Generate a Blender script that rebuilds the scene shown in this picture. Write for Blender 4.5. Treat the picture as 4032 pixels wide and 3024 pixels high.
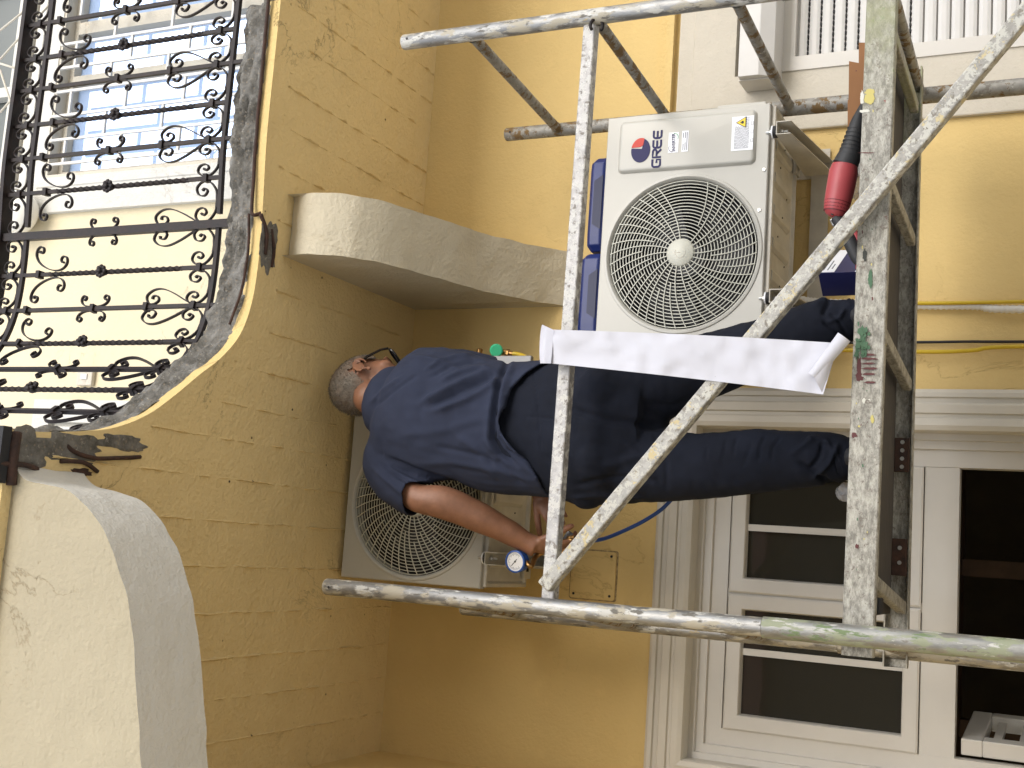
import bpy, bmesh, math, random
from mathutils import Vector, Matrix, noise
V = Vector
random.seed(7)
PI = math.pi
for o in list(bpy.data.objects): bpy.data.objects.remove(o)
scene = bpy.context.scene
COL = scene.collection

# ------------------------------------------------------------------ camera
PITCH, YAW, ROLL, FPX = math.radians(25.628), math.radians(8.385), math.radians(0.3295), 4752.0
_f = V((math.sin(YAW)*math.cos(PITCH), math.cos(YAW)*math.cos(PITCH), math.sin(PITCH)))
_r0 = V((math.cos(YAW), -math.sin(YAW), 0)); _u0 = _r0.cross(_f)
_R = _r0*math.cos(ROLL)+_u0*math.sin(ROLL); _U = _R.cross(_f)
cam = bpy.data.cameras.new('camera'); cam_o = bpy.data.objects.new('camera', cam); COL.objects.link(cam_o)
m = Matrix.Identity(4)
for i, c in enumerate((-_U, _R, -_f)):          # the phone was held upright, the picture lies on its side
    for j in range(3): m[j][i] = c[j]
cam_o.matrix_world = m
cam.sensor_fit = 'HORIZONTAL'; cam.sensor_width = 36; cam.lens = FPX/4032*36
cam.clip_start = 0.05; cam.clip_end = 400
scene.camera = cam_o

# ------------------------------------------------------------------ world and sun
SUN_EL, SUN_AZ = math.radians(19), math.radians(20)     # soft daylight from the street side
w = bpy.data.worlds.new('World'); scene.world = w; w.use_nodes = True
nt = w.node_tree; nt.nodes.clear()
out = nt.nodes.new('ShaderNodeOutputWorld'); bg = nt.nodes.new('ShaderNodeBackground')
sky = nt.nodes.new('ShaderNodeTexSky'); sky.sky_type = 'NISHITA'; sky.sun_disc = False
sky.sun_elevation = SUN_EL; sky.sun_rotation = PI - SUN_AZ
sky.dust_density = 2.0
tc = nt.nodes.new('ShaderNodeTexCoord'); nz = nt.nodes.new('ShaderNodeTexNoise'); nz.inputs['Scale'].default_value = 2.6
nz.inputs['Detail'].default_value = 9; nz.inputs['Roughness'].default_value = 0.6
rp = nt.nodes.new('ShaderNodeValToRGB'); rp.color_ramp.elements[0].position = 0.40; rp.color_ramp.elements[1].position = 0.62
mx = nt.nodes.new('ShaderNodeMix'); mx.data_type = 'RGBA'
mx.inputs['B'].default_value = (7.5, 7.7, 8.2, 1)
nt.links.new(tc.outputs['Generated'], nz.inputs['Vector']); nt.links.new(nz.outputs['Fac'], rp.inputs['Fac'])
nt.links.new(rp.outputs['Color'], mx.inputs['Factor']); nt.links.new(sky.outputs['Color'], mx.inputs['A'])
nt.links.new(mx.outputs['Result'], bg.inputs['Color']); nt.links.new(bg.outputs['Background'], out.inputs['Surface'])
bg.inputs['Strength'].default_value = 0.14
sun = bpy.data.lights.new('sun', 'SUN'); sun.energy = 1.35; sun.angle = math.radians(55); sun.color = (1, .985, .965)
so = bpy.data.objects.new('sun', sun); COL.objects.link(so)
sd = V((math.sin(SUN_AZ)*math.cos(SUN_EL), -math.cos(SUN_AZ)*math.cos(SUN_EL), math.sin(SUN_EL)))
so.rotation_euler = sd.to_track_quat('Z', 'Y').to_euler()
so.location = sd*30
scene.view_settings.view_transform = 'Standard'; scene.view_settings.look = 'None'
scene.view_settings.exposure = 1.15; scene.view_settings.gamma = 1
scene.render.engine = 'CYCLES'
scene.cycles.max_bounces = 8; scene.cycles.diffuse_bounces = 5

# ------------------------------------------------------------------ measuring helpers (2212 x 1659 reading of the photo)
S_ = 1.8228
def ray(x, y): return _f + (-(x*S_-2016)/FPX)*_U + (-(y*S_-1512)/FPX)*_R
def on(x, y, Y):                                  # point of a vertical plane parallel to the facade
    d = ray(x, y); return d*(Y/d.y)
def onz(x, y, Z): d = ray(x, y); return d*(Z/d.z)
def proj(p):
    z = p.dot(_f); return ((2016-FPX*p.dot(_U)/z)/S_, (1512-FPX*p.dot(_R)/z)/S_)

# ------------------------------------------------------------------ materials
MATS = {}
def nodes(name):
    mt = bpy.data.materials.new(name); mt.use_nodes = True; n = mt.node_tree
    b = n.nodes['Principled BSDF']; MATS[name] = mt
    return mt, n, b
def mat(name, col, rough=.6, metal=0, spec=.5, var=0, vscale=6, bump=0, bscale=60, col2=None, stretch=None, bdist=.002, detail=6, coat=0):
    mt, n, b = nodes(name)
    b.inputs['Base Color'].default_value = (*col, 1); b.inputs['Roughness'].default_value = rough
    b.inputs['Metallic'].default_value = metal; b.inputs['Specular IOR Level'].default_value = spec
    b.inputs['Coat Weight'].default_value = coat
    t = n.nodes.new('ShaderNodeTexCoord'); vec = t.outputs['Object']
    if stretch:
        mp = n.nodes.new('ShaderNodeMapping'); mp.inputs['Scale'].default_value = stretch
        n.links.new(vec, mp.inputs['Vector']); vec = mp.outputs['Vector']
    if var or col2:
        z = n.nodes.new('ShaderNodeTexNoise'); z.inputs['Scale'].default_value = vscale; z.inputs['Detail'].default_value = detail
        z.inputs['Roughness'].default_value = .62
        n.links.new(vec, z.inputs['Vector'])
        r = n.nodes.new('ShaderNodeValToRGB'); r.color_ramp.elements[0].position = .3; r.color_ramp.elements[1].position = .7
        c2 = col2 if col2 else tuple(c*(1-var) for c in col)
        c1 = col if col2 else tuple(min(1, c*(1+var*.5)) for c in col)
        r.color_ramp.elements[0].color = (*c2, 1); r.color_ramp.elements[1].color = (*c1, 1)
        n.links.new(z.outputs['Fac'], r.inputs['Fac']); n.links.new(r.outputs['Color'], b.inputs['Base Color'])
    if bump:
        z = n.nodes.new('ShaderNodeTexNoise'); z.inputs['Scale'].default_value = bscale; z.inputs['Detail'].default_value = 4
        n.links.new(vec, z.inputs['Vector'])
        bp = n.nodes.new('ShaderNodeBump'); bp.inputs['Strength'].default_value = bump; bp.inputs['Distance'].default_value = bdist
        n.links.new(z.outputs['Fac'], bp.inputs['Height']); n.links.new(bp.outputs['Normal'], b.inputs['Normal'])
    return mt
def N(n, t, **kw):
    x = n.nodes.new(t)
    for k, v in kw.items():
        if k.startswith('i_'): x.inputs[k[2:].replace('_', ' ')].default_value = v
        else: setattr(x, k, v)
    return x
def noisen(n, vec, scale, detail=5, rough=.6, dist=0):
    z = N(n, 'ShaderNodeTexNoise', i_Scale=scale, i_Detail=detail, i_Roughness=rough, i_Distortion=dist)
    n.links.new(vec, z.inputs['Vector']); return z.outputs['Fac']
def ramp(n, fac, a, b, ca=(0, 0, 0), cb=(1, 1, 1)):
    r = N(n, 'ShaderNodeValToRGB'); e = r.color_ramp.elements
    e[0].position, e[1].position = a, b; e[0].color = (*ca, 1); e[1].color = (*cb, 1)
    n.links.new(fac, r.inputs['Fac']); return r.outputs['Color']
def mixc(n, fac, a, b, blend='MIX'):
    x = N(n, 'ShaderNodeMix', data_type='RGBA', blend_type=blend)
    for s, v in (('Factor', fac), ('A', a), ('B', b)):
        if hasattr(v, 'is_output'): n.links.new(v, x.inputs[s])
        elif s == 'Factor': x.inputs[s].default_value = v
        else: x.inputs[s].default_value = (*v, 1)
    return x.outputs['Result']
def mapped(n, scale=(1, 1, 1), loc=(0, 0, 0)):
    t = N(n, 'ShaderNodeTexCoord'); mp = N(n, 'ShaderNodeMapping'); mp.inputs['Scale'].default_value = scale
    mp.inputs['Location'].default_value = loc
    n.links.new(t.outputs['Object'], mp.inputs['Vector']); return mp.outputs['Vector']
def bumpn(n, b, h, strength, dist, prev=None):
    bp = N(n, 'ShaderNodeBump', i_Strength=strength, i_Distance=dist)
    n.links.new(h, bp.inputs['Height'])
    if prev: n.links.new(prev, bp.inputs['Normal'])
    n.links.new(bp.outputs['Normal'], b.inputs['Normal']); return bp.outputs['Normal']
def plaster(name, c, dark, crack=.5, grain=.6, big=.5, pits=False):
    mt, n, b = nodes(name); v = mapped(n)
    base = mixc(n, ramp(n, noisen(n, v, 1.7, 6), .35, .7), tuple(x*.92 for x in c), c)
    base = mixc(n, ramp(n, noisen(n, v, 9, 8, .7), .55, .85), base, tuple(x*1.05 for x in c))
    # dirt streaks running down the wall
    vs = mapped(n, (6, 6, .7), (3, 1, 0))
    base = mixc(n, ramp(n, noisen(n, vs, 2.2, 6, .65), .66, .95, (0, 0, 0), (.35, .35, .35)), base, dark)
    # hairline cracks: thin level set of a warped noise
    cr = noisen(n, v, 2.3, 7, .62, .8)
    s = N(n, 'ShaderNodeMath', operation='SUBTRACT'); n.links.new(cr, s.inputs[0]); s.inputs[1].default_value = .5
    a = N(n, 'ShaderNodeMath', operation='ABSOLUTE'); n.links.new(s.outputs[0], a.inputs[0])
    line = ramp(n, a.outputs[0], .0, .006, (1, 1, 1), (0, 0, 0))
    msk = ramp(n, noisen(n, v, 1.1, 2), .52, .62)
    lm = mixc(n, 1.0, line, msk, 'MULTIPLY')
    lf = mixc(n, crack, (0, 0, 0), lm)
    base = mixc(n, lf, base, dark)
    if pits:
        vo = N(n, 'ShaderNodeTexVoronoi', i_Scale=9.0); n.links.new(v, vo.inputs['Vector'])
        pm = ramp(n, vo.outputs['Distance'], .028, .05, (1, 1, 1), (0, 0, 0))
        base = mixc(n, pm, base, (.07, .045, .02))
    n.links.new(base, b.inputs['Base Color']); b.inputs['Roughness'].default_value = .82; b.inputs['Specular IOR Level'].default_value = .25
    p = bumpn(n, b, noisen(n, v, 8, 6, .6), big, .012)
    p = bumpn(n, b, noisen(n, v, 75, 5, .6), grain, .0045, p)
    iv = N(n, 'ShaderNodeInvert'); n.links.new(lm, iv.inputs['Color'])
    bumpn(n, b, iv.outputs['Color'], .6, .003, p)
    return mt
YEL = plaster('yellow_plaster', (.68, .505, .22), (.38, .27, .10), .35, .5, .4)
YELU = plaster('yellow_plaster_overexposed', (.66, .575, .40), (.42, .34, .2), .4, .5, .4)  # upper wall: same yellow, overexposed daylight washed into a paler colour
YELR = plaster('rough_yellow_plaster', (.68, .505, .22), (.27, .19, .08), .9, .9, .8)
SOF = plaster('painted_board_concrete', (.73, .565, .285), (.20, .15, .08), .6, 1.3, 1.3, True)
CREAM = plaster('cream_plaster', (.60, .54, .41), (.42, .33, .2), .7, .9, .9)
CREAMF = plaster('cream_yellow_plaster_shaded', (.41, .355, .245), (.30, .23, .13), .7, .9, .9)  # cream-yellow, with shade put into the colour where the sun was too strong
WHITEP = plaster('white_plaster', (.60, .585, .54), (.5, .47, .42), .6, 1.0, .9)
CASE = mat('casing_paint', (.56, .53, .465), .6, bump=.25, bscale=40, var=.07, vscale=5)
CREAMC = plaster('cream_casing', (.56, .52, .44), (.5, .4, .27), .6, .5, .6)
PVC = mat('window_frame_white', (.56, .54, .50), .35, var=.04, vscale=8, bump=.05, bscale=30)
SHUT = mat('shutter_slat_white', (.56, .55, .53), .4, var=.05, vscale=12)
ACW = mat('enamelled_steel', (.47, .462, .42), .33, spec=.5, var=.05, vscale=4, bump=.04, bscale=90)
ACG = mat('grille_plastic', (.50, .50, .43), .4, var=.05, vscale=20)
ACP = mat('base_pan_steel', (.55, .52, .45), .45, var=.2, vscale=9, bump=.15, bscale=20)
DARK = mat('dark_cavity', (.012, .012, .014), .7)
FAN = mat('fan_blade', (.05, .05, .055), .5)
BLUEP = mat('blue_plastic', (.007, .020, .125), .42, bump=.1, bscale=120, var=.15)
NAVY = mat('logo_navy', (.006, .005, .07), .6); RED = mat('logo_red', (.52, .035, .018), .5)
STICK = mat('white_sticker', (.80, .82, .86), .35); INK = mat('small_print', (.12, .13, .17), .6)
WARN = mat('warning_yellow', (.85, .62, .02), .4); BLK = mat('black_ink', (.01, .01, .01), .5); GRN = mat('logo_green', (.05, .38, .12), .5)
TEAL = mat('teal_print', (.01, .2, .24), .5)
IRON = mat('wrought_iron', (.006, .005, .0055), .55, metal=.1, spec=.35, var=.5, vscale=25, bump=.5, bscale=120, col2=(.020, .010, .008))
RUST = mat('rusty_rebar', (.07, .032, .02), .85, bump=.8, bscale=150, col2=(.02, .012, .01), vscale=40)
GLASSD = None
def glassm(name, tint, rough=.02, refl=1.0):
    mt, n, b = nodes(name)
    b.inputs['Base Color'].default_value = (*tint, 1); b.inputs['Roughness'].default_value = rough
    b.inputs['Specular IOR Level'].default_value = .5*refl; b.inputs['Transmission Weight'].default_value = 0
    v = mapped(n); bumpn(n, b, noisen(n, v, 2.5, 2), .05, .01)
    return mt
GLASSD = glassm('dark_window_glass', (.028, .026, .020)); GLASSG = glassm('grey_window_glass', (.14, .15, .14), .1)
GLASSU = glassm('sky_window_glass', (.03, .035, .04), .02, 2.0)
GLASSU.node_tree.nodes['Principled BSDF'].inputs['Metallic'].default_value = .3
GLASSU.node_tree.nodes['Principled BSDF'].inputs['Base Color'].default_value = (.46, .61, .9, 1)  # blue of the reflected sky put into the pane colour
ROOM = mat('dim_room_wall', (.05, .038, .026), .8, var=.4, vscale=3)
CURT = mat('brown_wood', (.09, .05, .03), .6, var=.4, vscale=8)
SKIN = mat('skin', (.26, .122, .07), .5, var=.28, vscale=18, bump=.35, bscale=140, bdist=.0015)
SKIN.node_tree.nodes['Principled BSDF'].inputs['Subsurface Weight'].default_value = .06
SHIRT = mat('navy_cotton', (.027, .033, .058), .92, spec=.2, var=.22, vscale=7, bump=.3, bscale=420, bdist=.001)
TROU = mat('dark_navy_trouser', (.0085, .0108, .0195), .9, spec=.22, var=.45, vscale=6, bump=.3, bscale=380, bdist=.001)
SHOE = mat('black_shoe', (.012, .012, .014), .5)
GLS = mat('glasses_black', (.01, .01, .012), .25)
BRASS = mat('brass', (.30, .17, .06), .35, metal=.9)
ZINC = mat('zinc_bolt', (.62, .62, .6), .35, metal=.9)
RUB = mat('black_rubber', (.015, .015, .017), .6)
CARD = mat('brown_cardboard', (.26, .12, .045), .8, var=.12, vscale=5, bump=.2, bscale=30)
BOXB = mat('navy_carton', (.012, .014, .075), .5, var=.1)
DRED = mat('drill_red', (.36, .055, .062), .45, var=.12, vscale=12, bump=.1, bscale=200)
DBLK = mat('drill_grip_black', (.02, .021, .023), .6, bump=.25, bscale=150)
YHOSE = mat('yellow_hose', (.55, .38, .02), .4); BHOSE = mat('blue_hose', (.01, .05, .22), .35)
BLKC = mat('black_cable', (.015, .014, .016), .5); COND = mat('white_conduit', (.72, .71, .68), .5)
GKNOB = mat('green_knob', (.05, .5, .25), .35)
PAPER = mat('white_paper', (.51, .51, .555), .7, bump=.35, bscale=9, bdist=.004)
GROUND = mat('street_paving', (.62, .59, .53), .85, var=.2, vscale=1.2)
CONC = None
def concrete():
    mt, n, b = nodes('broken_concrete'); v = mapped(n)
    c = mixc(n, ramp(n, noisen(n, v, 14, 8, .7), .3, .72), (.055, .05, .04), (.28, .268, .243))
    c = mixc(n, ramp(n, noisen(n, v, 55, 6, .7), .6, .72), c, (.5, .47, .42))
    vo = N(n, 'ShaderNodeTexVoronoi', i_Scale=70.0); n.links.new(v, vo.inputs['Vector'])
    c = mixc(n, ramp(n, vo.outputs['Distance'], .12, .3, (.6, .6, .6), (0, 0, 0)), c, (.3, .24, .17))
    n.links.new(c, b.inputs['Base Color']); b.inputs['Roughness'].default_value = .95
    p = bumpn(n, b, noisen(n, v, 30, 8, .7), .8, .02); bumpn(n, b, vo.outputs['Distance'], .5, .006, p)
    return mt
CONC = concrete()
CONCS = mat('smooth_concrete', (.47, .46, .44), .85, col2=(.22, .22, .23), vscale=10, bump=.5, bscale=60)
def painted_metal(name, base, spots, amount=.5, stretch=(1, 1, 1), metal=.75, rough=.42, scale=26, seed=0):
    mt, n, b = nodes(name); v = mapped(n, stretch, (seed, seed*2.3, seed*.7))
    c = mixc(n, ramp(n, noisen(n, v, scale*.8, 8, .72), .36, .68), tuple(x*.62 for x in base), base)
    msum = None
    for i, (sc, col, lo) in enumerate(spots):
        v2 = mapped(n, stretch, (i*5.3+seed, i*3.1, i*7.7))
        k = ramp(n, noisen(n, v2, sc, 7, .68), lo, lo+.035)
        c = mixc(n, k, c, col)
        if msum is None: msum = k
        else: msum = mixc(n, 1.0, msum, k, 'LIGHTEN')
    n.links.new(c, b.inputs['Base Color'])
    inv = N(n, 'ShaderNodeMath', operation='MULTIPLY_ADD'); n.links.new(msum, inv.inputs[0]); inv.inputs[1].default_value = -metal; inv.inputs[2].default_value = metal
    n.links.new(inv.outputs[0], b.inputs['Metallic'])
    rr = N(n, 'ShaderNodeMath', operation='MULTIPLY_ADD'); n.links.new(msum, rr.inputs[0]); rr.inputs[1].default_value = .3; rr.inputs[2].default_value = rough
    n.links.new(rr.outputs[0], b.inputs['Roughness'])
    bumpn(n, b, noisen(n, v, scale*1.6, 6, .7), .35, .003)
    return mt
WP = (.50, .49, .45); YP = (.62, .42, .13); GP = (.10, .17, .05); DP = (.19, .175, .15); BP = (.16, .10, .04); RP = (.22, .04, .035)
TUBE = painted_metal('galvanised_tube', (.36, .355, .34), [(34, WP, .55), (30, (.38, .345, .27), .53), (26, (.50, .38, .17), .65), (46, (.13, .12, .10), .58)], stretch=(1, 1, .33), seed=1, metal=.65, scale=50)
TUBED = painted_metal('weathered_green_tube', (.34, .34, .32), [(26, (.26, .28, .19), .50), (30, (.14, .19, .09), .59), (38, WP, .60), (46, DP, .58)], stretch=(1, 1, .3), seed=4, metal=.6, scale=50)
RUNG = painted_metal('muddy_tube', (.36, .35, .32), [(22, BP, .52), (30, DP, .55), (44, WP, .64)], seed=2, metal=.5, rough=.55)
BAR = painted_metal('paint_spotted_bar', (.42, .41, .40), [(40, (.54, .53, .50), .5), (60, (.22, .2, .18), .57), (30, (.6, .45, .2), .69), (30, GP, .76)], seed=3, metal=.45, rough=.5, scale=40)
BARY = painted_metal('yellow_spotted_bar', (.38, .37, .34), [(44, (.48, .47, .42), .5), (60, (.2, .18, .15), .57), (34, (.50, .42, .24), .59)], seed=9, metal=.45, rough=.5, scale=40)
def beam_mat():
    mt, n, b = nodes('dirty_deck_beam'); v = mapped(n)
    vs = mapped(n, (1, 1, 2.5), (2, 2, 2))
    c = mixc(n, ramp(n, noisen(n, vs, 34, 9, .8), .40, .60), (.17, .16, .135), (.43, .415, .36))
    c = mixc(n, ramp(n, noisen(n, v, 80, 6, .7), .58, .64), c, (.17, .145, .12))
    # green growth and paint towards the right-hand half
    g = N(n, 'ShaderNodeSeparateXYZ'); n.links.new(v, g.inputs[0])
    gx = mixc(n, 1.0, ramp(n, g.outputs['X'], .48, .75), ramp(n, g.outputs['X'], 1.28, 1.5, (1, 1, 1), (.15, .15, .15)), 'MULTIPLY')
    gm = mixc(n, 1.0, gx, ramp(n, noisen(n, mapped(n, (1, 1, 1), (7, 0, 3)), 9, 7, .7), .38, .62), 'MULTIPLY')
    c = mixc(n, gm, c, (.27, .28, .16))
    gm2 = mixc(n, 1.0, gx, ramp(n, noisen(n, mapped(n, (1, 1, 1), (1, 4, 3)), 16, 7, .7), .6, .68), 'MULTIPLY')
    c = mixc(n, gm2, c, (.13, .21, .05))
    c = mixc(n, ramp(n, noisen(n, mapped(n, (1, 1, 1), (9, 1, 6)), 8, 6, .6), .70, .74), c, (.62, .52, .13))
    c = mixc(n, ramp(n, noisen(n, mapped(n, (1, 1, 1), (3, 8, 6)), 22, 6, .6), .72, .75), c, (.27, .07, .06))
    n.links.new(c, b.inputs['Base Color']); b.inputs['Roughness'].default_value = .6; b.inputs['Metallic'].default_value = .15
    bumpn(n, b, noisen(n, vs, 50, 6, .7), .45, .003)
    return mt
BEAM = beam_mat()
DECKM = mat('deck_plywood', (.07, .062, .055), .8, var=.4, vscale=12, stretch=(1, 8, 1), bump=.3, bscale=40)
SPG = mat('splash_green', (.06, .13, .07), .7); SPR = mat('splash_dark_red', (.10, .028, .028), .7)
SPY = mat('splash_yellow', (.50, .43, .14), .7); SPW = mat('splash_white', (.58, .57, .5), .7)

# ------------------------------------------------------------------ mesh helpers
class MB:
    def __init__(s): s.v = []; s.f = []
    def quad(s, *p):
        k = len(s.v); s.v += [V(q) for q in p]; s.f.append(tuple(range(k, k+len(p))))
    def box(s, a, b):
        x0, y0, z0 = a; x1, y1, z1 = b; k = len(s.v)
        s.v += [V(p) for p in ((x0,y0,z0),(x1,y0,z0),(x1,y1,z0),(x0,y1,z0),(x0,y0,z1),(x1,y0,z1),(x1,y1,z1),(x0,y1,z1))]
        for f in ((0,3,2,1),(4,5,6,7),(0,1,5,4),(1,2,6,5),(2,3,7,6),(3,0,4,7)): s.f.append(tuple(k+i for i in f))
    def rings(s, rs, cap=True, closed=True):
        k = len(s.v); n = len(rs[0])
        for r in rs: s.v += [V(p) for p in r]
        for i in range(len(rs)-1):
            for j in range(n if closed else n-1):
                a = k+i*n+j; b_ = k+i*n+(j+1) % n
                s.f.append((a, b_, b_+n, a+n))
        if cap:
            s.f.append(tuple(k+j for j in reversed(range(n)))); s.f.append(tuple(k+(len(rs)-1)*n+j for j in range(n)))
    def tube(s, pts, r, n=12, cap=True, ref=None, prof=None):
        pts = [V(p) for p in pts]; rr = r if hasattr(r, '__len__') else [r]*len(pts)
        rs = []; up = None
        for i, p in enumerate(pts):
            t = (pts[min(i+1, len(pts)-1)]-pts[max(i-1, 0)])
            t = t.normalized() if t.length > 1e-9 else V((0, 0, 1))
            if up is None:
                up = V(ref) if ref else (V((0, 0, 1)) if abs(t.z) < .9 else V((0, 1, 0)))
            if ref: up = V(ref)
            up = (up-t*up.dot(t)).normalized(); sd_ = t.cross(up)
            if prof: rs.append([p+sd_*a+up*b for a, b in prof])
            else: rs.append([p+(sd_*math.cos(2*PI*j/n)+up*math.sin(2*PI*j/n))*rr[i] for j in range(n)])
        s.rings(rs, cap)
    def bar(s, p, q, w, h, ref=(0, 1, 0)):        # rectangular bar: h along ref, w across
        s.tube([p, q], 0, ref=ref, prof=[(-w/2, -h/2), (w/2, -h/2), (w/2, h/2), (-w/2, h/2)])
    def cyl(s, c, r, h, axis='y', n=24, r2=None):
        c = V(c); d = {'x': V((1,0,0)), 'y': V((0,1,0)), 'z': V((0,0,1))}[axis]
        s.tube([c-d*h/2, c+d*h/2], [r, r if r2 is None else r2], n)
    def prism(s, poly, d):                         # polygon of 3D points pushed along d
        poly = [V(p) for p in poly]; d = V(d); s.rings([poly, [p+d for p in poly]])
    def blob(s, c, r, rot=None, nu=16, nv=10):
        c = V(c); rs = []
        for i in range(1, nv):
            a = PI*i/nv
            ring = []
            for j in range(nu):
                q = V((r[0]*math.sin(a)*math.cos(2*PI*j/nu), r[1]*math.sin(a)*math.sin(2*PI*j/nu), r[2]*math.cos(a)))
                ring.append(c+(rot @ q if rot else q))
            rs.append(ring)
        s.rings(rs)
    def frame(s, x0, x1, z0, z1, prof, cap=False):  # mitred rectangular frame, prof = [(inset, y)]
        rs = [[V((x0+d, y, z0+d)), V((x1-d, y, z0+d)), V((x1-d, y, z1-d)), V((x0+d, y, z1-d))] for d, y in prof]
        s.rings(rs, cap=cap)
    def build(s, name, mt, parent=None, smooth=False, bevel=0, origin=None):
        me = bpy.data.meshes.new(name); o0 = V((0, 0, 0))
        if parent is not None: o0 = V(parent.get('_org', (0, 0, 0)))
        elif origin: o0 = V(origin)
        me.from_pydata([tuple(p-o0) for p in s.v], [], s.f); me.validate(); me.update()
        return link(me, name, mt, parent, smooth, bevel, o0)
def link(me, name, mt, parent=None, smooth=False, bevel=0, o0=V((0, 0, 0))):
    bm = bmesh.new(); bm.from_mesh(me); bmesh.ops.recalc_face_normals(bm, faces=bm.faces); bm.to_mesh(me); bm.free()
    o = bpy.data.objects.new(name, me); COL.objects.link(o)
    if mt: me.materials.append(mt)
    if smooth:
        for p in me.polygons: p.use_smooth = True
        if smooth == 'auto':
            try: me.set_sharp_from_angle(angle=math.radians(40))
            except Exception: pass
    if bevel:
        b = o.modifiers.new('bevel', 'BEVEL'); b.width = bevel; b.segments = 2; b.limit_method = 'ANGLE'
    if parent is not None: o.parent = parent; o['_org'] = tuple(o0)
    else: o.location = o0
    return o
def thing(name, label, cat, loc=(0, 0, 0), group=None):
    o = bpy.data.objects.new(name, None); COL.objects.link(o); o.location = loc; o.empty_display_size = .1
    o['_org'] = tuple(loc); o['label'] = label; o['category'] = cat
    if group: o['group'] = group
    return o
def tag(o, label, cat, group=None):
    o['label'] = label; o['category'] = cat
    if group: o['group'] = group
    return o
def text(txt, size, mt, parent, name, p, xdir, ydir, depth=.0006, sx=1.0, bold=0.0, align='CENTER'):
    cu = bpy.data.curves.new('t', 'FONT'); cu.body = txt; cu.size = size; cu.extrude = depth; cu.offset = bold
    cu.align_x = align; cu.align_y = 'CENTER'
    o = bpy.data.objects.new('t', cu); COL.objects.link(o)
    dg = bpy.context.evaluated_depsgraph_get(); me = bpy.data.meshes.new_from_object(o.evaluated_get(dg))
    bpy.data.objects.remove(o)
    X = V(xdir).normalized(); Yv = V(ydir).normalized(); Z = X.cross(Yv); org = V(parent['_org'])
    for v in me.vertices: v.co = V(p)+X*v.co.x*sx+Yv*v.co.y+Z*v.co.z-org
    me.materials.clear()
    return link(me, name, mt, parent, o0=org)
def fuse(mb, voxel, smooth=6, fac=.5):
    me = bpy.data.meshes.new('tmp'); me.from_pydata([tuple(v) for v in mb.v], [], mb.f); me.validate()
    bm = bmesh.new(); bm.from_mesh(me); bmesh.ops.recalc_face_normals(bm, faces=bm.faces); bm.to_mesh(me); bm.free()
    o = bpy.data.objects.new('tmp', me); COL.objects.link(o)
    r = o.modifiers.new('r', 'REMESH'); r.mode = 'VOXEL'; r.voxel_size = voxel; r.adaptivity = 0
    s = o.modifiers.new('s', 'SMOOTH'); s.factor = fac; s.iterations = smooth
    dg = bpy.context.evaluated_depsgraph_get(); out_ = bpy.data.meshes.new_from_object(o.evaluated_get(dg))
    bpy.data.objects.remove(o); return out_
def seg_d(p, a, b):
    ax, ay = a; bx, by = b; px, py = p; dx, dy = bx-ax, by-ay; L = dx*dx+dy*dy
    t = 0 if L == 0 else max(0, min(1, ((px-ax)*dx+(py-ay)*dy)/L))
    return math.hypot(px-ax-t*dx, py-ay-t*dy), t
def folds(me, lines, nz_=None):
    """cloth folds: lines = [(points, height in m, half width)], measured along the cloth as seen from the street"""
    nrm = [v.normal.copy() for v in me.vertices]
    for v, nn in zip(me.vertices, nrm):
        if nn.y > .45: continue
        q = proj(v.co); d = 0
        for pts, amp, wd in lines:
            best = 1e9; tt = 0
            for i in range(len(pts)-1):
                e, t = seg_d(q, pts[i], pts[i+1])
                if e < best: best = e; tt = (i+t)/(len(pts)-1)
            if best < wd*2.6:
                d += amp*math.exp(-(best/wd)**2)*min(1, 6*min(tt+.03, 1.03-tt))
        v.co += nn*d
    if nz_:
        for v, nn in zip(me.vertices, nrm):
            v.co += nn*nz_(v.co)
    me.update()
def interp(tab, z):
    tab = sorted(tab)
    if z <= tab[0][0]: return tab[0][1:]
    for a, b in zip(tab, tab[1:]):
        if z <= b[0]:
            t = (z-a[0])/(b[0]-a[0]); t = t*t*(3-2*t) if False else t
            return tuple(a[i]+(b[i]-a[i])*t for i in range(1, len(a)))
    return tab[-1][1:]
def catmull(pts, n):
    pts = [V(p) for p in pts]; out_ = []
    for i in range(len(pts)-1):
        p0 = pts[max(i-1, 0)]; p1 = pts[i]; p2 = pts[i+1]; p3 = pts[min(i+2, len(pts)-1)]
        for k in range(n):
            t = k/n
            out_.append(.5*((2*p1)+(p2-p0)*t+(2*p0-5*p1+4*p2-p3)*t*t+(3*p1-p0-3*p2+p3)*t**3))
    out_.append(pts[-1]); return out_
# ------------------------------------------------------------------ ground and the house across the street
g = MB(); g.quad((-150, -150, -1.65), (150, -150, -1.65), (150, 150, -1.65), (-150, 150, -1.65))
go = g.build('ground', GROUND); go['kind'] = 'structure'

opp = thing('opposite_house', 'plain brownish house on the far side of the street, seen only as reflection', 'house', (0, -13, -1.65))
g = MB(); g.box((-14, -15, -1.65), (14, -13, 5.0)); g.build('wall', mat('opposite_wall', (.12, .10, .07), .9, var=.2, vscale=1), opp)
g = MB()
for i in range(14): g = MB(); g.box((-12+i//2*3.6, -13.02, .2+2.2*(i % 2)), (-10.6+i//2*3.6, -12.96, 1.7+2.2*(i % 2))); g.build('window', GLASSD, opp)
g = MB(); g.prism([(-14.4, -15.4, 5.0), (-14.4, -12.6, 5.0), (-14.4, -14, 5.8)], (28.8, 0, 0)); g.build('roof', mat('roof_tile', (.2, .08, .05), .9), opp)

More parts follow.
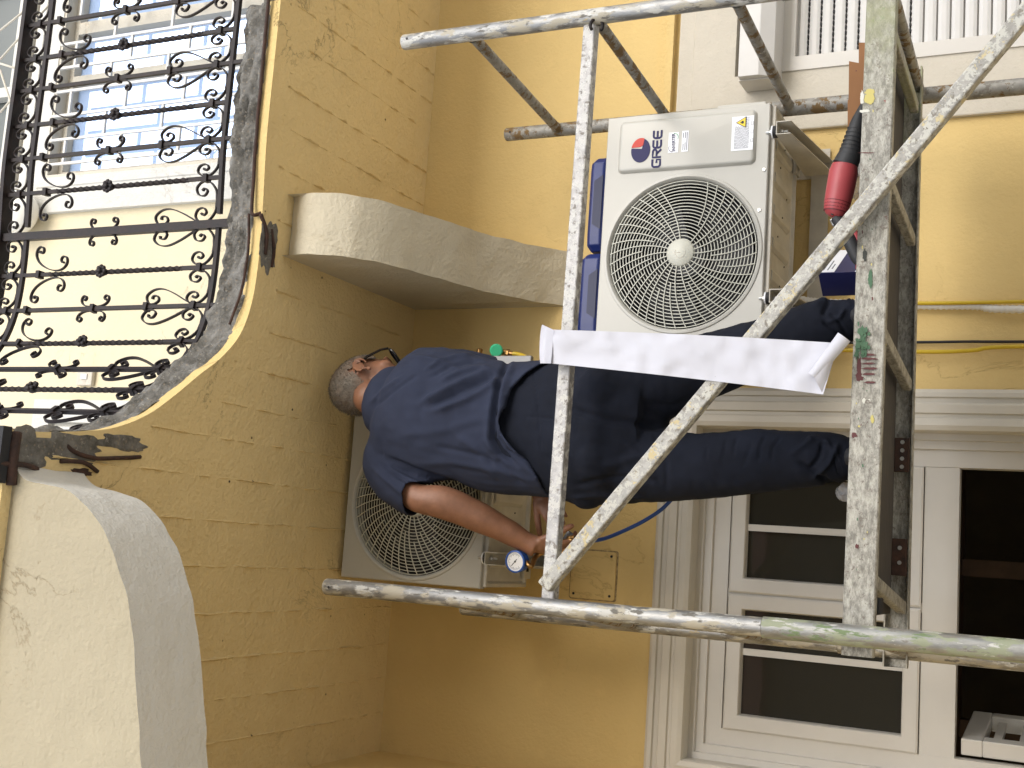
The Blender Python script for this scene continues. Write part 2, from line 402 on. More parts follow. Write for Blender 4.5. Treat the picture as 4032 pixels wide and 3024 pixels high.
# ------------------------------------------------------------------ the building
WY = 4.0; ZC = 2.38; LX = -.793
bld = thing('apartment_building', 'yellow plastered building with a broken concrete balcony, cream corbels and white windows', 'building', (0, WY, -1.65))
WIN = (-.661, .442, -1.29, 1.207)                 # lower window opening
RW = (1.69, 3.4, -.9, 1.14)                    # right shuttered window
UW = (1.55, 2.75, 3.0, 4.43); TW = (1.62, 2.6, 4.66, 5.12)
def wall_mesh(x0, x1, z0, z1, holes, y, step=None):
    xs = sorted({x0, x1, *[h[0] for h in holes], *[h[1] for h in holes]}); zs = sorted({z0, z1, *[h[2] for h in holes], *[h[3] for h in holes]})
    b = MB()
    for i in range(len(xs)-1):
        for j in range(len(zs)-1):
            cx, cz = (xs[i]+xs[i+1])/2, (zs[j]+zs[j+1])/2
            if any(h[0] < cx < h[1] and h[2] < cz < h[3] for h in holes): continue
            b.quad((xs[i], y, zs[j]), (xs[i+1], y, zs[j]), (xs[i+1], y, zs[j+1]), (xs[i], y, zs[j+1]))
    for h in holes:
        b.quad((h[0], y, h[2]), (h[0], y+.3, h[2]), (h[0], y+.3, h[3]), (h[0], y, h[3]))
        b.quad((h[1], y, h[2]), (h[1], y, h[3]), (h[1], y+.3, h[3]), (h[1], y+.3, h[2]))
        b.quad((h[0], y, h[3]), (h[0], y+.3, h[3]), (h[1], y+.3, h[3]), (h[1], y, h[3]))
        b.quad((h[0], y, h[2]), (h[1], y, h[2]), (h[1], y+.3, h[2]), (h[0], y+.3, h[2]))
    return b
b = wall_mesh(LX, 9, -1.65, ZC, [WIN, RW], WY)
b.quad((LX, WY, -1.65), (LX, 2.12, -1.65), (LX, 2.12, ZC), (LX, WY, ZC))
b.quad((LX, 2.12, -1.65), (-6, 2.12, -1.65), (-6, 2.12, ZC), (LX, 2.12, ZC))
b.quad((.18, 2.12, ZC), (-6, 2.12, ZC), (-6, 2.12, 2.56), (.18, 2.12, 2.56))
b.build('wall', YEL, bld)
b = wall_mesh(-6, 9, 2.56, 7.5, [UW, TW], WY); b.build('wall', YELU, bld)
# balcony slab: straight front edge, then a quarter turn towards the street
edge = [(9, 2.992), (1.7, 2.992), (1.46, 2.990), (1.227, 2.99), (1.0, 3.005), (.84, 3.01), (.70, 2.998), (.59, 2.958), (.504, 2.882), (.432, 2.786), (.348, 2.678), (.284, 2.58), (.235, 2.457), (.210, 2.312), (.197, 2.2), (.195, 2.12)]
def smooth_edge(pts, n=8): return [(p.x, p.y) for p in catmull([(a, b_, 0) for a, b_ in pts], n)]
E_ = edge[:1]+smooth_edge(edge[1:], 8)
def jit(p, s, a): return a*noise.noise(V((p[0]*s, p[1]*s, 3.1)))
b = MB()
b.quad(*[(x, y, ZC) for x, y in E_], (-6, 2.12, ZC), (-6, WY, ZC), (9, WY, ZC))
b.f[-1] = tuple(reversed(b.f[-1]))
# board joints of the old formwork: thin ragged fins left in the concrete
def edgeY(x):
    if x > .84: return 3.0
    for (xa, ya), (xb, yb) in zip(E_, E_[1:]):
        if xb <= x <= xa and xa != xb: return ya+(yb-ya)*(xa-x)/(xa-xb)
    return 2.14
rnd = random.Random(3)
for k, x0 in enumerate((2.15, 2.02, 1.84, 1.72, 1.599, 1.435, 1.30, 1.16, .99, .76, .62, .49, .368, .259, .139, .01, -.127, -.266, -.403, -.526, -.654)):
    y = edgeY(x0)+.06+rnd.random()*.1; ph = rnd.random()*9; amp = .0032+.003*rnd.random()
    prev = None
    while y < WY:
        h = amp*max(.12, .7+2.2*noise.noise(V((x0*7, y*22, ph))))*(1 if noise.noise(V((y*2, ph, 0))) > -.4 else .3)
        cx = x0+.004*noise.noise(V((y*9, ph, 1))); wd = .003+.005*abs(noise.noise(V((y*21, ph, 5))))
        cur = [V((cx-wd, y, ZC+.0005)), V((cx+.003*noise.noise(V((y*60, 0, 0))), y, ZC-h)), V((cx+wd, y, ZC+.0005))]
        if prev:
            b.quad(prev[0], cur[0], cur[1], prev[1]); b.quad(prev[1], cur[1], cur[2], prev[2])
        prev = cur; y += .009
# small lumps and blow holes
for _ in range(420):
    x = rnd.uniform(-.75, 2.2); y = rnd.uniform(2.2, 3.95)
    if y < edgeY(x)+.05: continue
    r = rnd.uniform(.0012, .0045)
    b.blob((x, y, ZC), (r, r*rnd.uniform(.8, 2.4), r*.55), nu=7, nv=5)
b.build('balcony_soffit', SOF, bld)
def strip(z0, z1, off0, off1, mt, name, j0=0, j1=0, sc=40, nz=1, parent=bld, rng=None, j_off=0, zt=None):
    """ragged band along the slab edge between two heights; off = distance pushed back from the edge"""
    bb = MB(); pts = []
    src = [(x, y) for x, y in E_ if (x <= 2.6)] if rng is None else [(x, y) for x, y in E_ if rng(x, y)]
    dense = []
    for (xa, ya), (xb, yb) in zip(src, src[1:]):
        L = math.hypot(xb-xa, yb-ya); n = max(1, int(L/.008))
        for i in range(n): dense.append((xa+(xb-xa)*i/n, ya+(yb-ya)*i/n))
    dense.append(src[-1])
    col = []
    for i, (x, y) in enumerate(dense):
        xa, ya = dense[max(0, i-3)]; xb, yb = dense[min(len(dense)-1, i+3)]
        t = V((xb-xa, yb-ya, 0)).normalized(); nrm_ = V((-t.y, t.x, 0))      # direction pointing out of the slab
        if nrm_.y > 0 and abs(nrm_.y) > abs(nrm_.x): nrm_ = -nrm_
        if nrm_.x < 0 and abs(nrm_.x) >= abs(nrm_.y): nrm_ = -nrm_
        ring = []
        for k in range(nz+1):
            f = k/nz; z = z0+(z1+(zt(x, y) if zt else 0)-z0)*f; off = off0+(off1-off0)*f
            q = V((x*sc, y*sc, 0)); jj = j0+(j1-j0)*f
            z += jj*(noise.noise(q)+.6*noise.noise(q*2.7))
            off += j_off*(noise.noise(V((x*sc*.7, y*sc*.7, z*50)))+.5*noise.noise(V((x*sc*2, y*sc*2, z*110))))*(1 if 0 < k else .3)
            p = V((x, y, z))-nrm_*off; ring.append(p)
        col.append(ring)
    bb.rings(col, cap=False, closed=False)
    return bb
strip(ZC, ZC+.042, 0, .002, None, 'x', 0, .004, 25, 2).build('slab_arris', YELR, bld)
strip(ZC+.034, 2.53, .003, .014, None, 'x', .003, .010, 17, 10, j_off=.030, zt=lambda x, y: .025*min(1, max(0, (.80-x)/.15)) if y > 2.3 else .025).build('broken_slab_edge', CONC, bld, smooth=True)
strip(2.52, 2.55, .03, .12, None, 'x', .008, .004, 18, 3, j_off=.01).build('broken_slab_edge', CONCS, bld, smooth=True)
b = MB(); b.quad(*[(x-.0, y+.1, 2.53) for x, y in E_ if x > .7], *[(x-.1, y, 2.53) for x, y in E_ if x <= .7], (-6, 2.12, 2.53), (-6, WY, 2.53), (9, WY, 2.53)); b.build('balcony_floor', CONCS, bld)
# exposed reinforcement 
def rod(pts, r, name='rebar', mt=RUST): 
    bb = MB(); P = catmull(pts, 6); bb.tube([p+V((.003*noise.noise(p*14), .003*noise.noise(p*15), .003*noise.noise(p*11))) for p in P], r, 7); return bb.build(name, mt, bld, smooth=True)
rod([(1.9, 2.982, 2.42), (1.5, 2.98, 2.418), (1.2, 2.985, 2.417), (1.02, 2.992, 2.415), (.98, 2.99, 2.40), (1.0, 3.02, 2.384)], .006)
rod([(.985, 2.99, 2.42), (.84, 3.0, 2.418), (.72, 2.985, 2.42), (.62, 2.955, 2.425)], .0045)
rod([(.985, 3.0, 2.382), (.93, 3.03, 2.374), (.86, 3.035, 2.378)], .007); rod([(.95, 3.06, 2.38), (.88, 3.075, 2.374), (.83, 3.075, 2.38)], .006)
rod([(.20, 2.30, 2.40), (.165, 2.32, 2.375), (.15, 2.40, 2.372), (.16, 2.50, 2.374), (.17, 2.58, 2.38)], .006)
rod([(.13, 2.29, 2.376), (.135, 2.36, 2.372), (.115, 2.42, 2.376)], .006); rod([(.19, 2.23, 2.42), (.2, 2.3, 2.40), (.215, 2.38, 2.41)], .006)
rod([(.19, 2.14, 2.376), (.12, 2.135, 2.37), (.06, 2.14, 2.374)], .013); rod([(.11, 2.10, 2.378), (.11, 2.17, 2.366), (.105, 2.22, 2.378)], .007)
# spalled patches where the render has come off the soffit
def patch(cx, cy, rx, ry, mt, name, seed, z=ZC-.003):
    bb = MB(); ring = []; n = 40; c = V((cx, cy, z))
    for i in range(n):
        a = 2*PI*i/n; r = 1+.45*noise.noise(V((math.cos(a)*1.8, math.sin(a)*1.8, seed)))+.18*noise.noise(V((math.cos(a)*6, math.sin(a)*6, seed)))
        ring.append(V((cx+rx*r*math.cos(a), cy+ry*r*math.sin(a), z+.0035)))
    inner = [c+(p-c)*.93-V((0, 0, .0025)) for p in ring]
    mid = [c+(p-c)*.5+V((0, 0, -.001+.002*noise.noise(p*40))) for p in ring]
    bb.rings([ring, inner, mid], cap=False); bb.f.append(tuple(len(bb.v)-n+i for i in range(n)))
    return bb.build(name, mt, bld, smooth=True)
patch(.895, 3.05, .085, .045, CONC, 'spalled_patch', 1.0); patch(.125, 2.17, .075, .085, CONC, 'spalled_patch', 4.0)
patch(.17, 2.33, .035, .12, CONC, 'spalled_patch', 7.0); patch(.2, 2.5, .02, .10, CONC, 'spalled_patch', 9.0)
patch(.11, 2.37, .010, .035, RUST, 'rust_stain', 2.0)
b = MB(); b.box((.062, 2.095, ZC-.008), (.20, 2.122, ZC+.03)); b.build('edge_gap', DARK, bld)

# cream corbels with an S-shaped underside
def corbel(frame, prof, thick, name, mt_face, mt_under):
    """prof: list (along, z) of the curved underside from tip to foot; frame maps (along, side, z) to the world"""
    P = [(p.x, p.z) for p in catmull([(a, 0, z) for a, z in prof], 6)]
    b1 = MB(); b2 = MB()
    foot = P[-1]
    def rough(p, a=.0035): return p+V((noise.noise(p*16), noise.noise(p*16+V((5, 0, 0))), noise.noise(p*16+V((0, 9, 0)))))*a
    n = 14; rs = []
    for a, z in P: rs.append([rough(frame(a, thick*k/n, z)) for k in range(n+1)])
    b2.rings(rs, cap=False, closed=False)
    o2 = b2
    for sd_ in (0, 1):
        sid = [rs[i][0 if sd_ == 0 else -1] for i in range(len(P))]
        top = [frame(a, thick*sd_, ZC+.002) for a, z in P]
        for i in range(len(P)-1): b1.quad(top[i], top[i+1], sid[i+1], sid[i])
    return b1, b2
# bracket on the facade (runs from the wall towards the street)
f1 = lambda a, s, z: V((.88+s, 4.0-a, z))
lowpts = [on(625, 550, 3.166), on(735, 553, 3.25), on(860, 577, 3.4), on(980, 610, 3.58), on(1090, 638, 3.74), on(1205, 660, 3.86), on(1290, 668, 3.93)]
prof1 = [(.835, ZC-.0)]
pr = []
for (x, y), X in zip([(660, 549), (735, 553), (800, 563), (860, 577), (920, 594), (980, 610), (1035, 626), (1090, 638), (1150, 650), (1205, 659), (1290, 667)], [.88]*11):
    d = ray(x, y); q = d*(X/d.x); pr.append((4.0-q.y, q.z))
prof1 = [(.838, ZC-.002)]+pr+[(-.01, pr[-1][1]-.12)]
b1, b2 = corbel(f1, prof1, .205, 'corbel', CREAM, CREAM)
c1 = b2.build('corbel', CREAM, bld, smooth=True); c1['label'] = 'cream curved corbel against the facade'; 
b1.build('corbel_side', CREAM, c1)
f2 = lambda a, s, z: V((LX+a, 2.15+s, z))
pr = []
for x, y in [(60, 1036), (150, 1062), (205, 1115), (240, 1180), (262, 1250), (275, 1300), (288, 1400), (295, 1480), (300, 1570), (304, 1659)]:
    q = on(x, y, 2.15); pr.append((q.x-LX, q.z))
prof2 = [(.90, ZC-.002)]+[(a, min(z, ZC-.003)) for a, z in pr]+[(.1, pr[-1][1]-.04), (-.01, pr[-1][1]-.12)]
b1, b2 = corbel(f2, prof2, .225, 'corbel', CREAM, WHITEP)
c2 = b2.build('corbel', WHITEP, bld, smooth=True); c2['label'] = 'large corbel with white underside nearest the street'
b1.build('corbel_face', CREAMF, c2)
# inspection cover on the wall
b = MB(); x0, x1, z0, z1 = -.17, -.003, 1.487, 1.655
def rrect(x0, x1, z0, z1, r, n=5):
    P = []
    for cx, cz, a0 in ((x1-r, z1-r, 0), (x0+r, z1-r, 90), (x0+r, z0+r, 180), (x1-r, z0+r, 270)):
        for i in range(n+1):
            a = math.radians(a0+90*i/n); P.append((cx+r*math.cos(a), cz+r*math.sin(a)))
    return P
P = rrect(x0, x1, z0, z1, .01); b.rings([[V((x, WY+.001, z)) for x, z in P], [V((x, WY-.006, z)) for x, z in P]])
cv = b.build('inspection_cover', YEL, bld, bevel=.001)
b = MB()
for x, z in ((-.155, 1.64), (-.155, 1.505), (-.018, 1.505)): b.cyl((x, WY-.0065, z), .0045, .003)
b.build('screw_hole', DARK, cv)
b = MB(); P2 = rrect(x0-.004, x1+.005, z0-.006, z1+.004, .01); b.rings([[V((x, WY+.001, z)) for x, z in P2], [V((x, WY-.0012, z)) for x, z in P2]]); b.build('cover_gap', mat('dark_gap', (.12, .09, .05), .9, col2=(.5, .37, .18), vscale=60), cv)

# ---- lower window
def window(name, label):
    wn = MB()
    prof = [(0, WY+.01), (0, WY-.022), (.012, WY-.034), (.026, WY-.034), (.030, WY-.026), (.044, WY-.026), (.048, WY-.040), (.052, WY-.044), (.078, WY-.044), (.082, WY-.036), (.092, WY-.036), (.097, WY-.046), (.118, WY-.050), (.133, WY-.044), (.137, WY-.03), (.137, WY+.045)]
    wn.frame(-.797, .578, -1.43, 1.343, prof)
    o = wn.build('window', CASE, bld); o['label'] = label
    return o
win = window('window', 'white moulded window behind the scaffold')
b = MB(); b.frame(-.662, .443, -1.30, 1.208, [(0, WY+.02), (.022, WY+.02), (.024, WY+.032), (.05, WY+.032), (.052, WY+.044), (.106, WY+.044), (.108, WY+.06), (.108, WY+.09)]); b.build('frame', PVC, win)
b = MB(); b.box((-.556, WY+.046, .372), (.336, WY+.10, .476)); b.box((-.125, WY+.047, .476), (-.095, WY+.1, 1.10)); b.build('transom_bar', PVC, win)
for (a0, a1) in ((-.556, -.112), (-.108, .336)):
    s = MB(); s.frame(a0, a1, .479, 1.096, [(0, WY+.09), (0, WY+.038), (.006, WY+.034), (.047, WY+.034), (.050, WY+.038), (.052, WY+.052), (.054, WY+.07)])
    so_ = s.build('sash', PVC, win)
    s = MB(); s.quad((a0+.05, WY+.062, .52), (a1-.05, WY+.062, .52), (a1-.05, WY+.062, 1.05), (a0+.05, WY+.062, 1.05)); s.build('pane', GLASSD, so_)
    mxx = -.300 if a0 < -.3 else .112
    s = MB(); s.frame(mxx-.011, mxx+.011, .53, 1.045, [(0, WY+.061), (0, WY+.05), (.011, WY+.05)]); s.build('muntin', PVC, so_)
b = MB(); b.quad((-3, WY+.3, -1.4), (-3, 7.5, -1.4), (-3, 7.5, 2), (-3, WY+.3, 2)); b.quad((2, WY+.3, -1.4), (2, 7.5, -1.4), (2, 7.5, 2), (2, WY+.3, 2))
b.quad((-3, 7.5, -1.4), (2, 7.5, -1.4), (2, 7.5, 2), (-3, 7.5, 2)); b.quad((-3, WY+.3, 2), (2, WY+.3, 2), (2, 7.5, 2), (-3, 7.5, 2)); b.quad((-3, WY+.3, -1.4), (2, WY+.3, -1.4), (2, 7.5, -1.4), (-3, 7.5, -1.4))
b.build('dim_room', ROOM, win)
b = MB()
for i in range(4): b.box((-1.5+i*.75, 6.2, .1), (-1.42+i*.75, 6.3, 2)); 
b.box((-2, 6.1, .55), (1.5, 6.3, .62)); b.box((-2, 6.0, .85), (1.5, 6.3, .9)); b.build('room_furniture', CURT, win)
# inward casement below, hinged on the left jamb
A = onz(2140, 1479, .355); B_ = V((-.545, WY+.07, .355)); dx = (V((A.x, A.y, 0))-V((B_.x, B_.y, 0))); Lc = .44; dx = dx.normalized()
nx = V((dx.y, -dx.x, 0)); 
def leaf(u, v, w_): return B_+dx*u+V((0, 0, v))+nx*w_
lf = MB()
def lbar(u0, u1, v0, v1, t=.05, o_=0):
    k = [leaf(u, v, w_) for u, v in ((u0, v0), (u1, v0), (u1, v1), (u0, v1)) for w_ in (o_, o_+t)]
    lf.rings([[k[0], k[2], k[4], k[6]], [k[1], k[3], k[5], k[7]]])
lbar(0, Lc, -.062, 0); lbar(0, .062, -1.4, -.062); lbar(Lc-.062, Lc, -1.4, -.062)
lfo = lf.build('casement', PVC, win, bevel=.004)
lf = MB()
for i in range(16): lbar(.062, Lc-.062, -.11-.075*i, -.085-.075*i, .02, .015)
lf.build('slat', PVC, lfo)
# ---- right window with the closed roller shutter
b = MB(); b.frame(1.475, 3.62, -1.1, 1.352, [(0, WY+.004), (0, WY-.018), (.004, WY-.02), (.055, WY-.02), (.058, WY-.024), (.212, WY-.024), (.214, WY+.0), (.216, WY+.09)])
rw = b.build('window', CREAMC, bld); rw['label'] = 'cream framed window with a closed white roller shutter'
b = MB(); b.box((1.3, WY-.03, 1.372), (4, WY+.01, 1.40)); b.box((1.3, WY-.016, 1.40), (4, WY+.01, 1.425)); b.build('string_course', YELR, bld)
b = MB(); b.prism([(1.628, WY-.02, 1.10), (1.628, WY-.16, 1.09), (1.628, WY-.16, 1.02), (1.628, WY-.13, .975), (1.628, WY-.02, .972)], (1.9, 0, 0)); sb_ = b.build('shutter_box', SHUT, rw, bevel=.002)
b = MB(); b.box((1.624, WY-.13, .980), (1.6275, WY-.03, 1.095)); b.build('end_cap', PVC, sb_)
b = MB(); b.box((1.685, WY-.03, -1.1), (1.735, WY+.03, .985)); b.box((1.735, WY-.025, .93), (3.4, WY+.02, .985)); b.build('guide_rail', PVC, rw)
b = MB(); prof = []
z = .934; i = 0
while z > -1.0:
    for dz, dy in ((0, .018), (.002, .006), (.014, .0), (.028, .0), (.038, .004), (.0405, .018)): prof.append((z-dz, WY+dy))
    z -= .0425
b.rings([[V((1.735, y, z_)) for z_, y in prof], [V((3.4, y, z_)) for z_, y in prof]], cap=False, closed=False); sh = b.build('roller_shutter', SHUT, rw)
b = MB()
for k in range(9):
    z_ = .934-.0425*(k+1)+.0012
    x = 1.75
    while x < 2.6: b.box((x, WY+.0005, z_-.0022), (x+.010, WY+.019, z_+.0016)); x += .0205
b.build('vent_slots', DARK, sh)
# ---- upper door-window with a white grille
b = MB(); b.frame(UW[0]-.17, UW[1]+.17, 2.5, UW[3]+.17, [(0, WY+.004), (0, WY-.03), (.05, WY-.034), (.055, WY-.026), (.12, WY-.026), (.125, WY-.032), (.168, WY-.032), (.17, WY+.1)])
uw = b.build('window', WHITEP, bld); uw['label'] = 'tall upper window with white grille reflecting the sky'
b = MB(); b.frame(UW[0], UW[1], 2.6, UW[3], [(-.004, WY-.028), (.012, WY-.028), (.014, WY+.03), (.042, WY+.03), (.046, WY+.06), (.046, WY+.09)]); b.box((2.02, WY+.02, 2.6), (2.06, WY+.07, UW[3]-.05)); b.box((2.27, WY+.02, 2.6), (2.33, WY+.07, UW[3]-.05))
b.build('frame', CREAMC, uw)
b = MB(); b.quad((UW[0]+.04, WY+.07, 2.6), (UW[1]-.04, WY+.07, 2.6), (UW[1]-.04, WY+.07, UW[3]-.04), (UW[0]+.04, WY+.07, UW[3]-.04)); b.build('pane', GLASSU, uw)
b = MB(); xs = [UW[0]+.055+.118*i for i in range(10)]
for i, x in enumerate(xs):
    b.box((x-.006, WY-.05, 2.6), (x+.006, WY-.038, UW[3]-.02))
    z = 2.95+.11*(i % 2)
    while z < UW[3]-.1:
        b.box((x+.006, WY-.048, z-.006), (x+.112, WY-.036, z+.006)); z += .34
b.build('grille', PVC, uw)
b = MB(); b.frame(TW[0]-.12, TW[1]+.12, TW[2]-.04, TW[3]+.12, [(0, WY+.004), (0, WY-.04), (.05, WY-.04), (.06, WY-.03), (.12, WY-.03), (.12, WY+.08)]); b.box((1.99, WY-.01, TW[2]), (2.04, WY+.05, TW[3]))
tw = b.build('window', WHITEP, bld); tw['label'] = 'small dark fanlight at the top left of the photo'
b = MB(); b.quad((TW[0], WY+.06, TW[2]), (TW[1], WY+.06, TW[2]), (TW[1], WY+.06, TW[3]), (TW[0], WY+.06, TW[3])); b.build('pane', GLASSG, tw)
b = MB(); b.frame(-.2, .50, 2.6, 4.3, [(0, WY+.004), (0, WY-.05), (.1, WY-.05), (.1, WY-.02), (.12, WY-.02), (.12, WY-.05), (.3, WY-.05)], cap=False); b.build('window', WHITEP, bld)['label'] = 'white shuttered opening above the broken slab corner'
# socket box on the upper wall
b = MB(); c = on(190, 815, WY); b.box((c.x-.04, WY-.022, c.z-.045), (c.x+.04, WY, c.z+.045)); sx_ = b.build('switch_box', CREAMC, bld, bevel=.004)
b = MB(); b.box((c.x-.012, WY-.027, c.z-.018), (c.x+.012, WY-.022, c.z+.018)); b.build('switch', PVC, sx_)
# ------------------------------------------------------------------ wall lamp and drying rack on the balcony
c = on(33, 460, 3.92)
lamp = thing('wall_lamp', 'round white bulkhead lamp on the upper wall behind the railing', 'lamp', tuple(c))
b = MB(); b.blob(c, (.11, .075, .13), nu=28, nv=16); b.build('glass_bowl', mat('opal_glass', (.78, .76, .70), .25), lamp, smooth=True)
b = MB(); b.tube([c+V((.112*math.cos(a), -.03, .132*math.sin(a))) for a in [2*PI*i/32 for i in range(33)]], .004, 6); b.tube([c+V((.114*math.cos(a), -.078*math.sin(a), 0)) for a in [PI*i/16 for i in range(17)]], .003, 6)
b.build('wire_guard', PVC, lamp, smooth=True)
rack = thing('drying_rack', 'thin off-white wire rack leaning at the top left behind the iron railing', 'drying rack', (1.9, 3.4, 3.9))
k5 = 525/1659/S_
for pts in ([(0, 380), (400, 60)], [(0, 740), (360, 340), (640, 30)], [(0, 790), (270, 875)], [(0, 870), (190, 1450), (370, 1540)], [(270, 875), (150, 1310)], [(0, 1400), (150, 1230), (400, 1230)], [(-60, 640), (0, 740)]):
    b = MB(); b.tube([on(x*k5, y*k5, 3.4) for x, y in pts], .0045, 7); b.build('wire', CREAMC, rack, smooth=True)

# ------------------------------------------------------------------ wrought iron railing
rail = thing('balcony_railing', 'dark wrought iron railing with scrolls and twisted bars along the curved balcony edge', 'railing', (1.0, 3.05, 2.52))
inner = []
for i, (x, y) in enumerate(E_):
    xa, ya = E_[max(0, i-1)]; xb, yb = E_[min(len(E_)-1, i+1)]
    t = V((xb-xa, yb-ya, 0)).normalized(); n_ = V((t.y, -t.x, 0))
    if i and n_.dot(V((-.3, 1, 0))) < 0: n_ = -n_
    if i == 0: n_ = V((0, 1, 0))
    inner.append(V((x, y, 0))+n_*.055)
inner[0].x = 2.6
inner = [p for p in inner if p.x <= 2.6]
cum = [0]
for a, b_ in zip(inner, inner[1:]): cum.append(cum[-1]+(b_-a).length)
def rp_(s, z, off=0):
    s = max(0, min(cum[-1]-1e-6, s))
    for i in range(len(cum)-1):
        if cum[i] <= s <= cum[i+1]:
            f_ = (s-cum[i])/(cum[i+1]-cum[i]+1e-9); p = inner[i].lerp(inner[i+1], f_); t = (inner[min(i+2, len(inner)-1)]-inner[max(i-1, 0)]).normalized(); break
    n_ = V((-t.y, t.x, 0))
    if n_.y > 0 and abs(n_.y) > .5 or n_.x < -.5: n_ = -n_
    return V((p.x, p.y, z))+n_*off
def sX(x): return 2.6-x                      # path length at a position on the straight part
ZB, ZM, ZT = 2.597, 3.468, 3.585
S0 = sX(1.786)
sb = [sX(2.19), sX(2.055), sX(1.92), sX(1.786), sX(1.651), sX(1.53), sX(1.393), sX(1.266), sX(1.136), sX(.978), sX(.835), sX(.703)]
kinds = ['t', 'p', 't', 'p', 't', 'p', 't', 'p', 't', 'P', 't', 'p']
while sb[-1]+.135 < cum[-1]-.05: sb.append(sb[-1]+.135); kinds.append('t' if kinds[-1] == 'p' else 'p')
def ribbon(bb, pts, w_=.011, t_=.0040):
    """flat bar bent in the plane of the railing; pts = (s, z)"""
    n = len(pts); rs = []
    for i, (s, z) in enumerate(pts):
        sa, za = pts[max(0, i-1)]; sb_2, zb_ = pts[min(n-1, i+1)]; L = math.hypot(sb_2-sa, zb_-za) or 1
        ns, nz = -(zb_-za)/L, (sb_2-sa)/L
        thick = t_*(1 if i < n-4 and i > 3 else 1.7)
        rs.append([rp_(s+ns*thick/2, z+nz*thick/2, w_/2), rp_(s-ns*thick/2, z-nz*thick/2, w_/2), rp_(s-ns*thick/2, z-nz*thick/2, -w_/2), rp_(s+ns*thick/2, z+nz*thick/2, -w_/2)])
    bb.rings(rs)
def cscroll(c0, c1, ka=20, kb=20, kc=.9, a=1.0, b=1.0, side=1, n=64, e=2.2):
    """C-shaped scroll: curvature small in the back and growing into the two curls, curl centres at c0 and c1"""
    P = [(0., 0.)]; th = 0.; x = y = 0.
    fwd = []; h = 1/n
    for i in range(int(n*b)):
        t = (i+.5)*h; th += (kc+kb*t**e)*h; x += math.cos(th)*h; y += math.sin(th)*h; fwd.append((x, y))
    back = []; th = 0; x = y = 0
    for i in range(int(n*a)):
        t = (i+.5)*h; th -= (kc+ka*t**e)*h; x -= math.cos(th)*h; y -= math.sin(th)*h; back.append((x, y))
    P = list(reversed(back))+[(0., 0.)]+fwd
    if side < 0: P = [(p, -q) for p, q in P]
    (ax, ay), (bx, by) = P[0], P[-1]; z1 = complex(bx-ax, by-ay); z2 = complex(c1[0]-c0[0], c1[1]-c0[1]); r = z2/z1
    return [((complex(p-ax, q-ay)*r).real+c0[0], (complex(p-ax, q-ay)*r).imag+c0[1]) for p, q in P]
def bar_on(bb, s, z0, z1, w_): 
    bb.rings([[rp_(s-w_/2, z, -w_/2), rp_(s+w_/2, z, -w_/2), rp_(s+w_/2, z, w_/2), rp_(s-w_/2, z, w_/2)] for z in (z0, z1)])
# rails
for z, wd, hh, nm, s1 in ((ZB, .016, .014, 'bottom_rail', cum[-1]), (ZM, .014, .016, 'middle_rail', cum[-1]), (ZT, .05, .018, 'handrail', cum[-1])):
    segs = [(0, sX(.978)-.035 if nm != 'handrail' else cum[-1])]
    if nm != 'handrail': segs.append((sX(.978)+.012, cum[-1]))
    b = MB()
    for s0, s1_ in segs:
        n = max(2, int((s1_-s0)/.03)); b.rings([[rp_(s0+(s1_-s0)*i/n, z-hh/2, -wd/2), rp_(s0+(s1_-s0)*i/n, z+hh/2, -wd/2), rp_(s0+(s1_-s0)*i/n, z+hh/2, wd/2), rp_(s0+(s1_-s0)*i/n, z-hh/2, wd/2)] for i in range(n+1)])
    b.build(nm, IRON, rail)
def scr(pts): bb = MB(); ribbon(bb, pts); return bb.build('scroll', IRON, rail, smooth='auto')
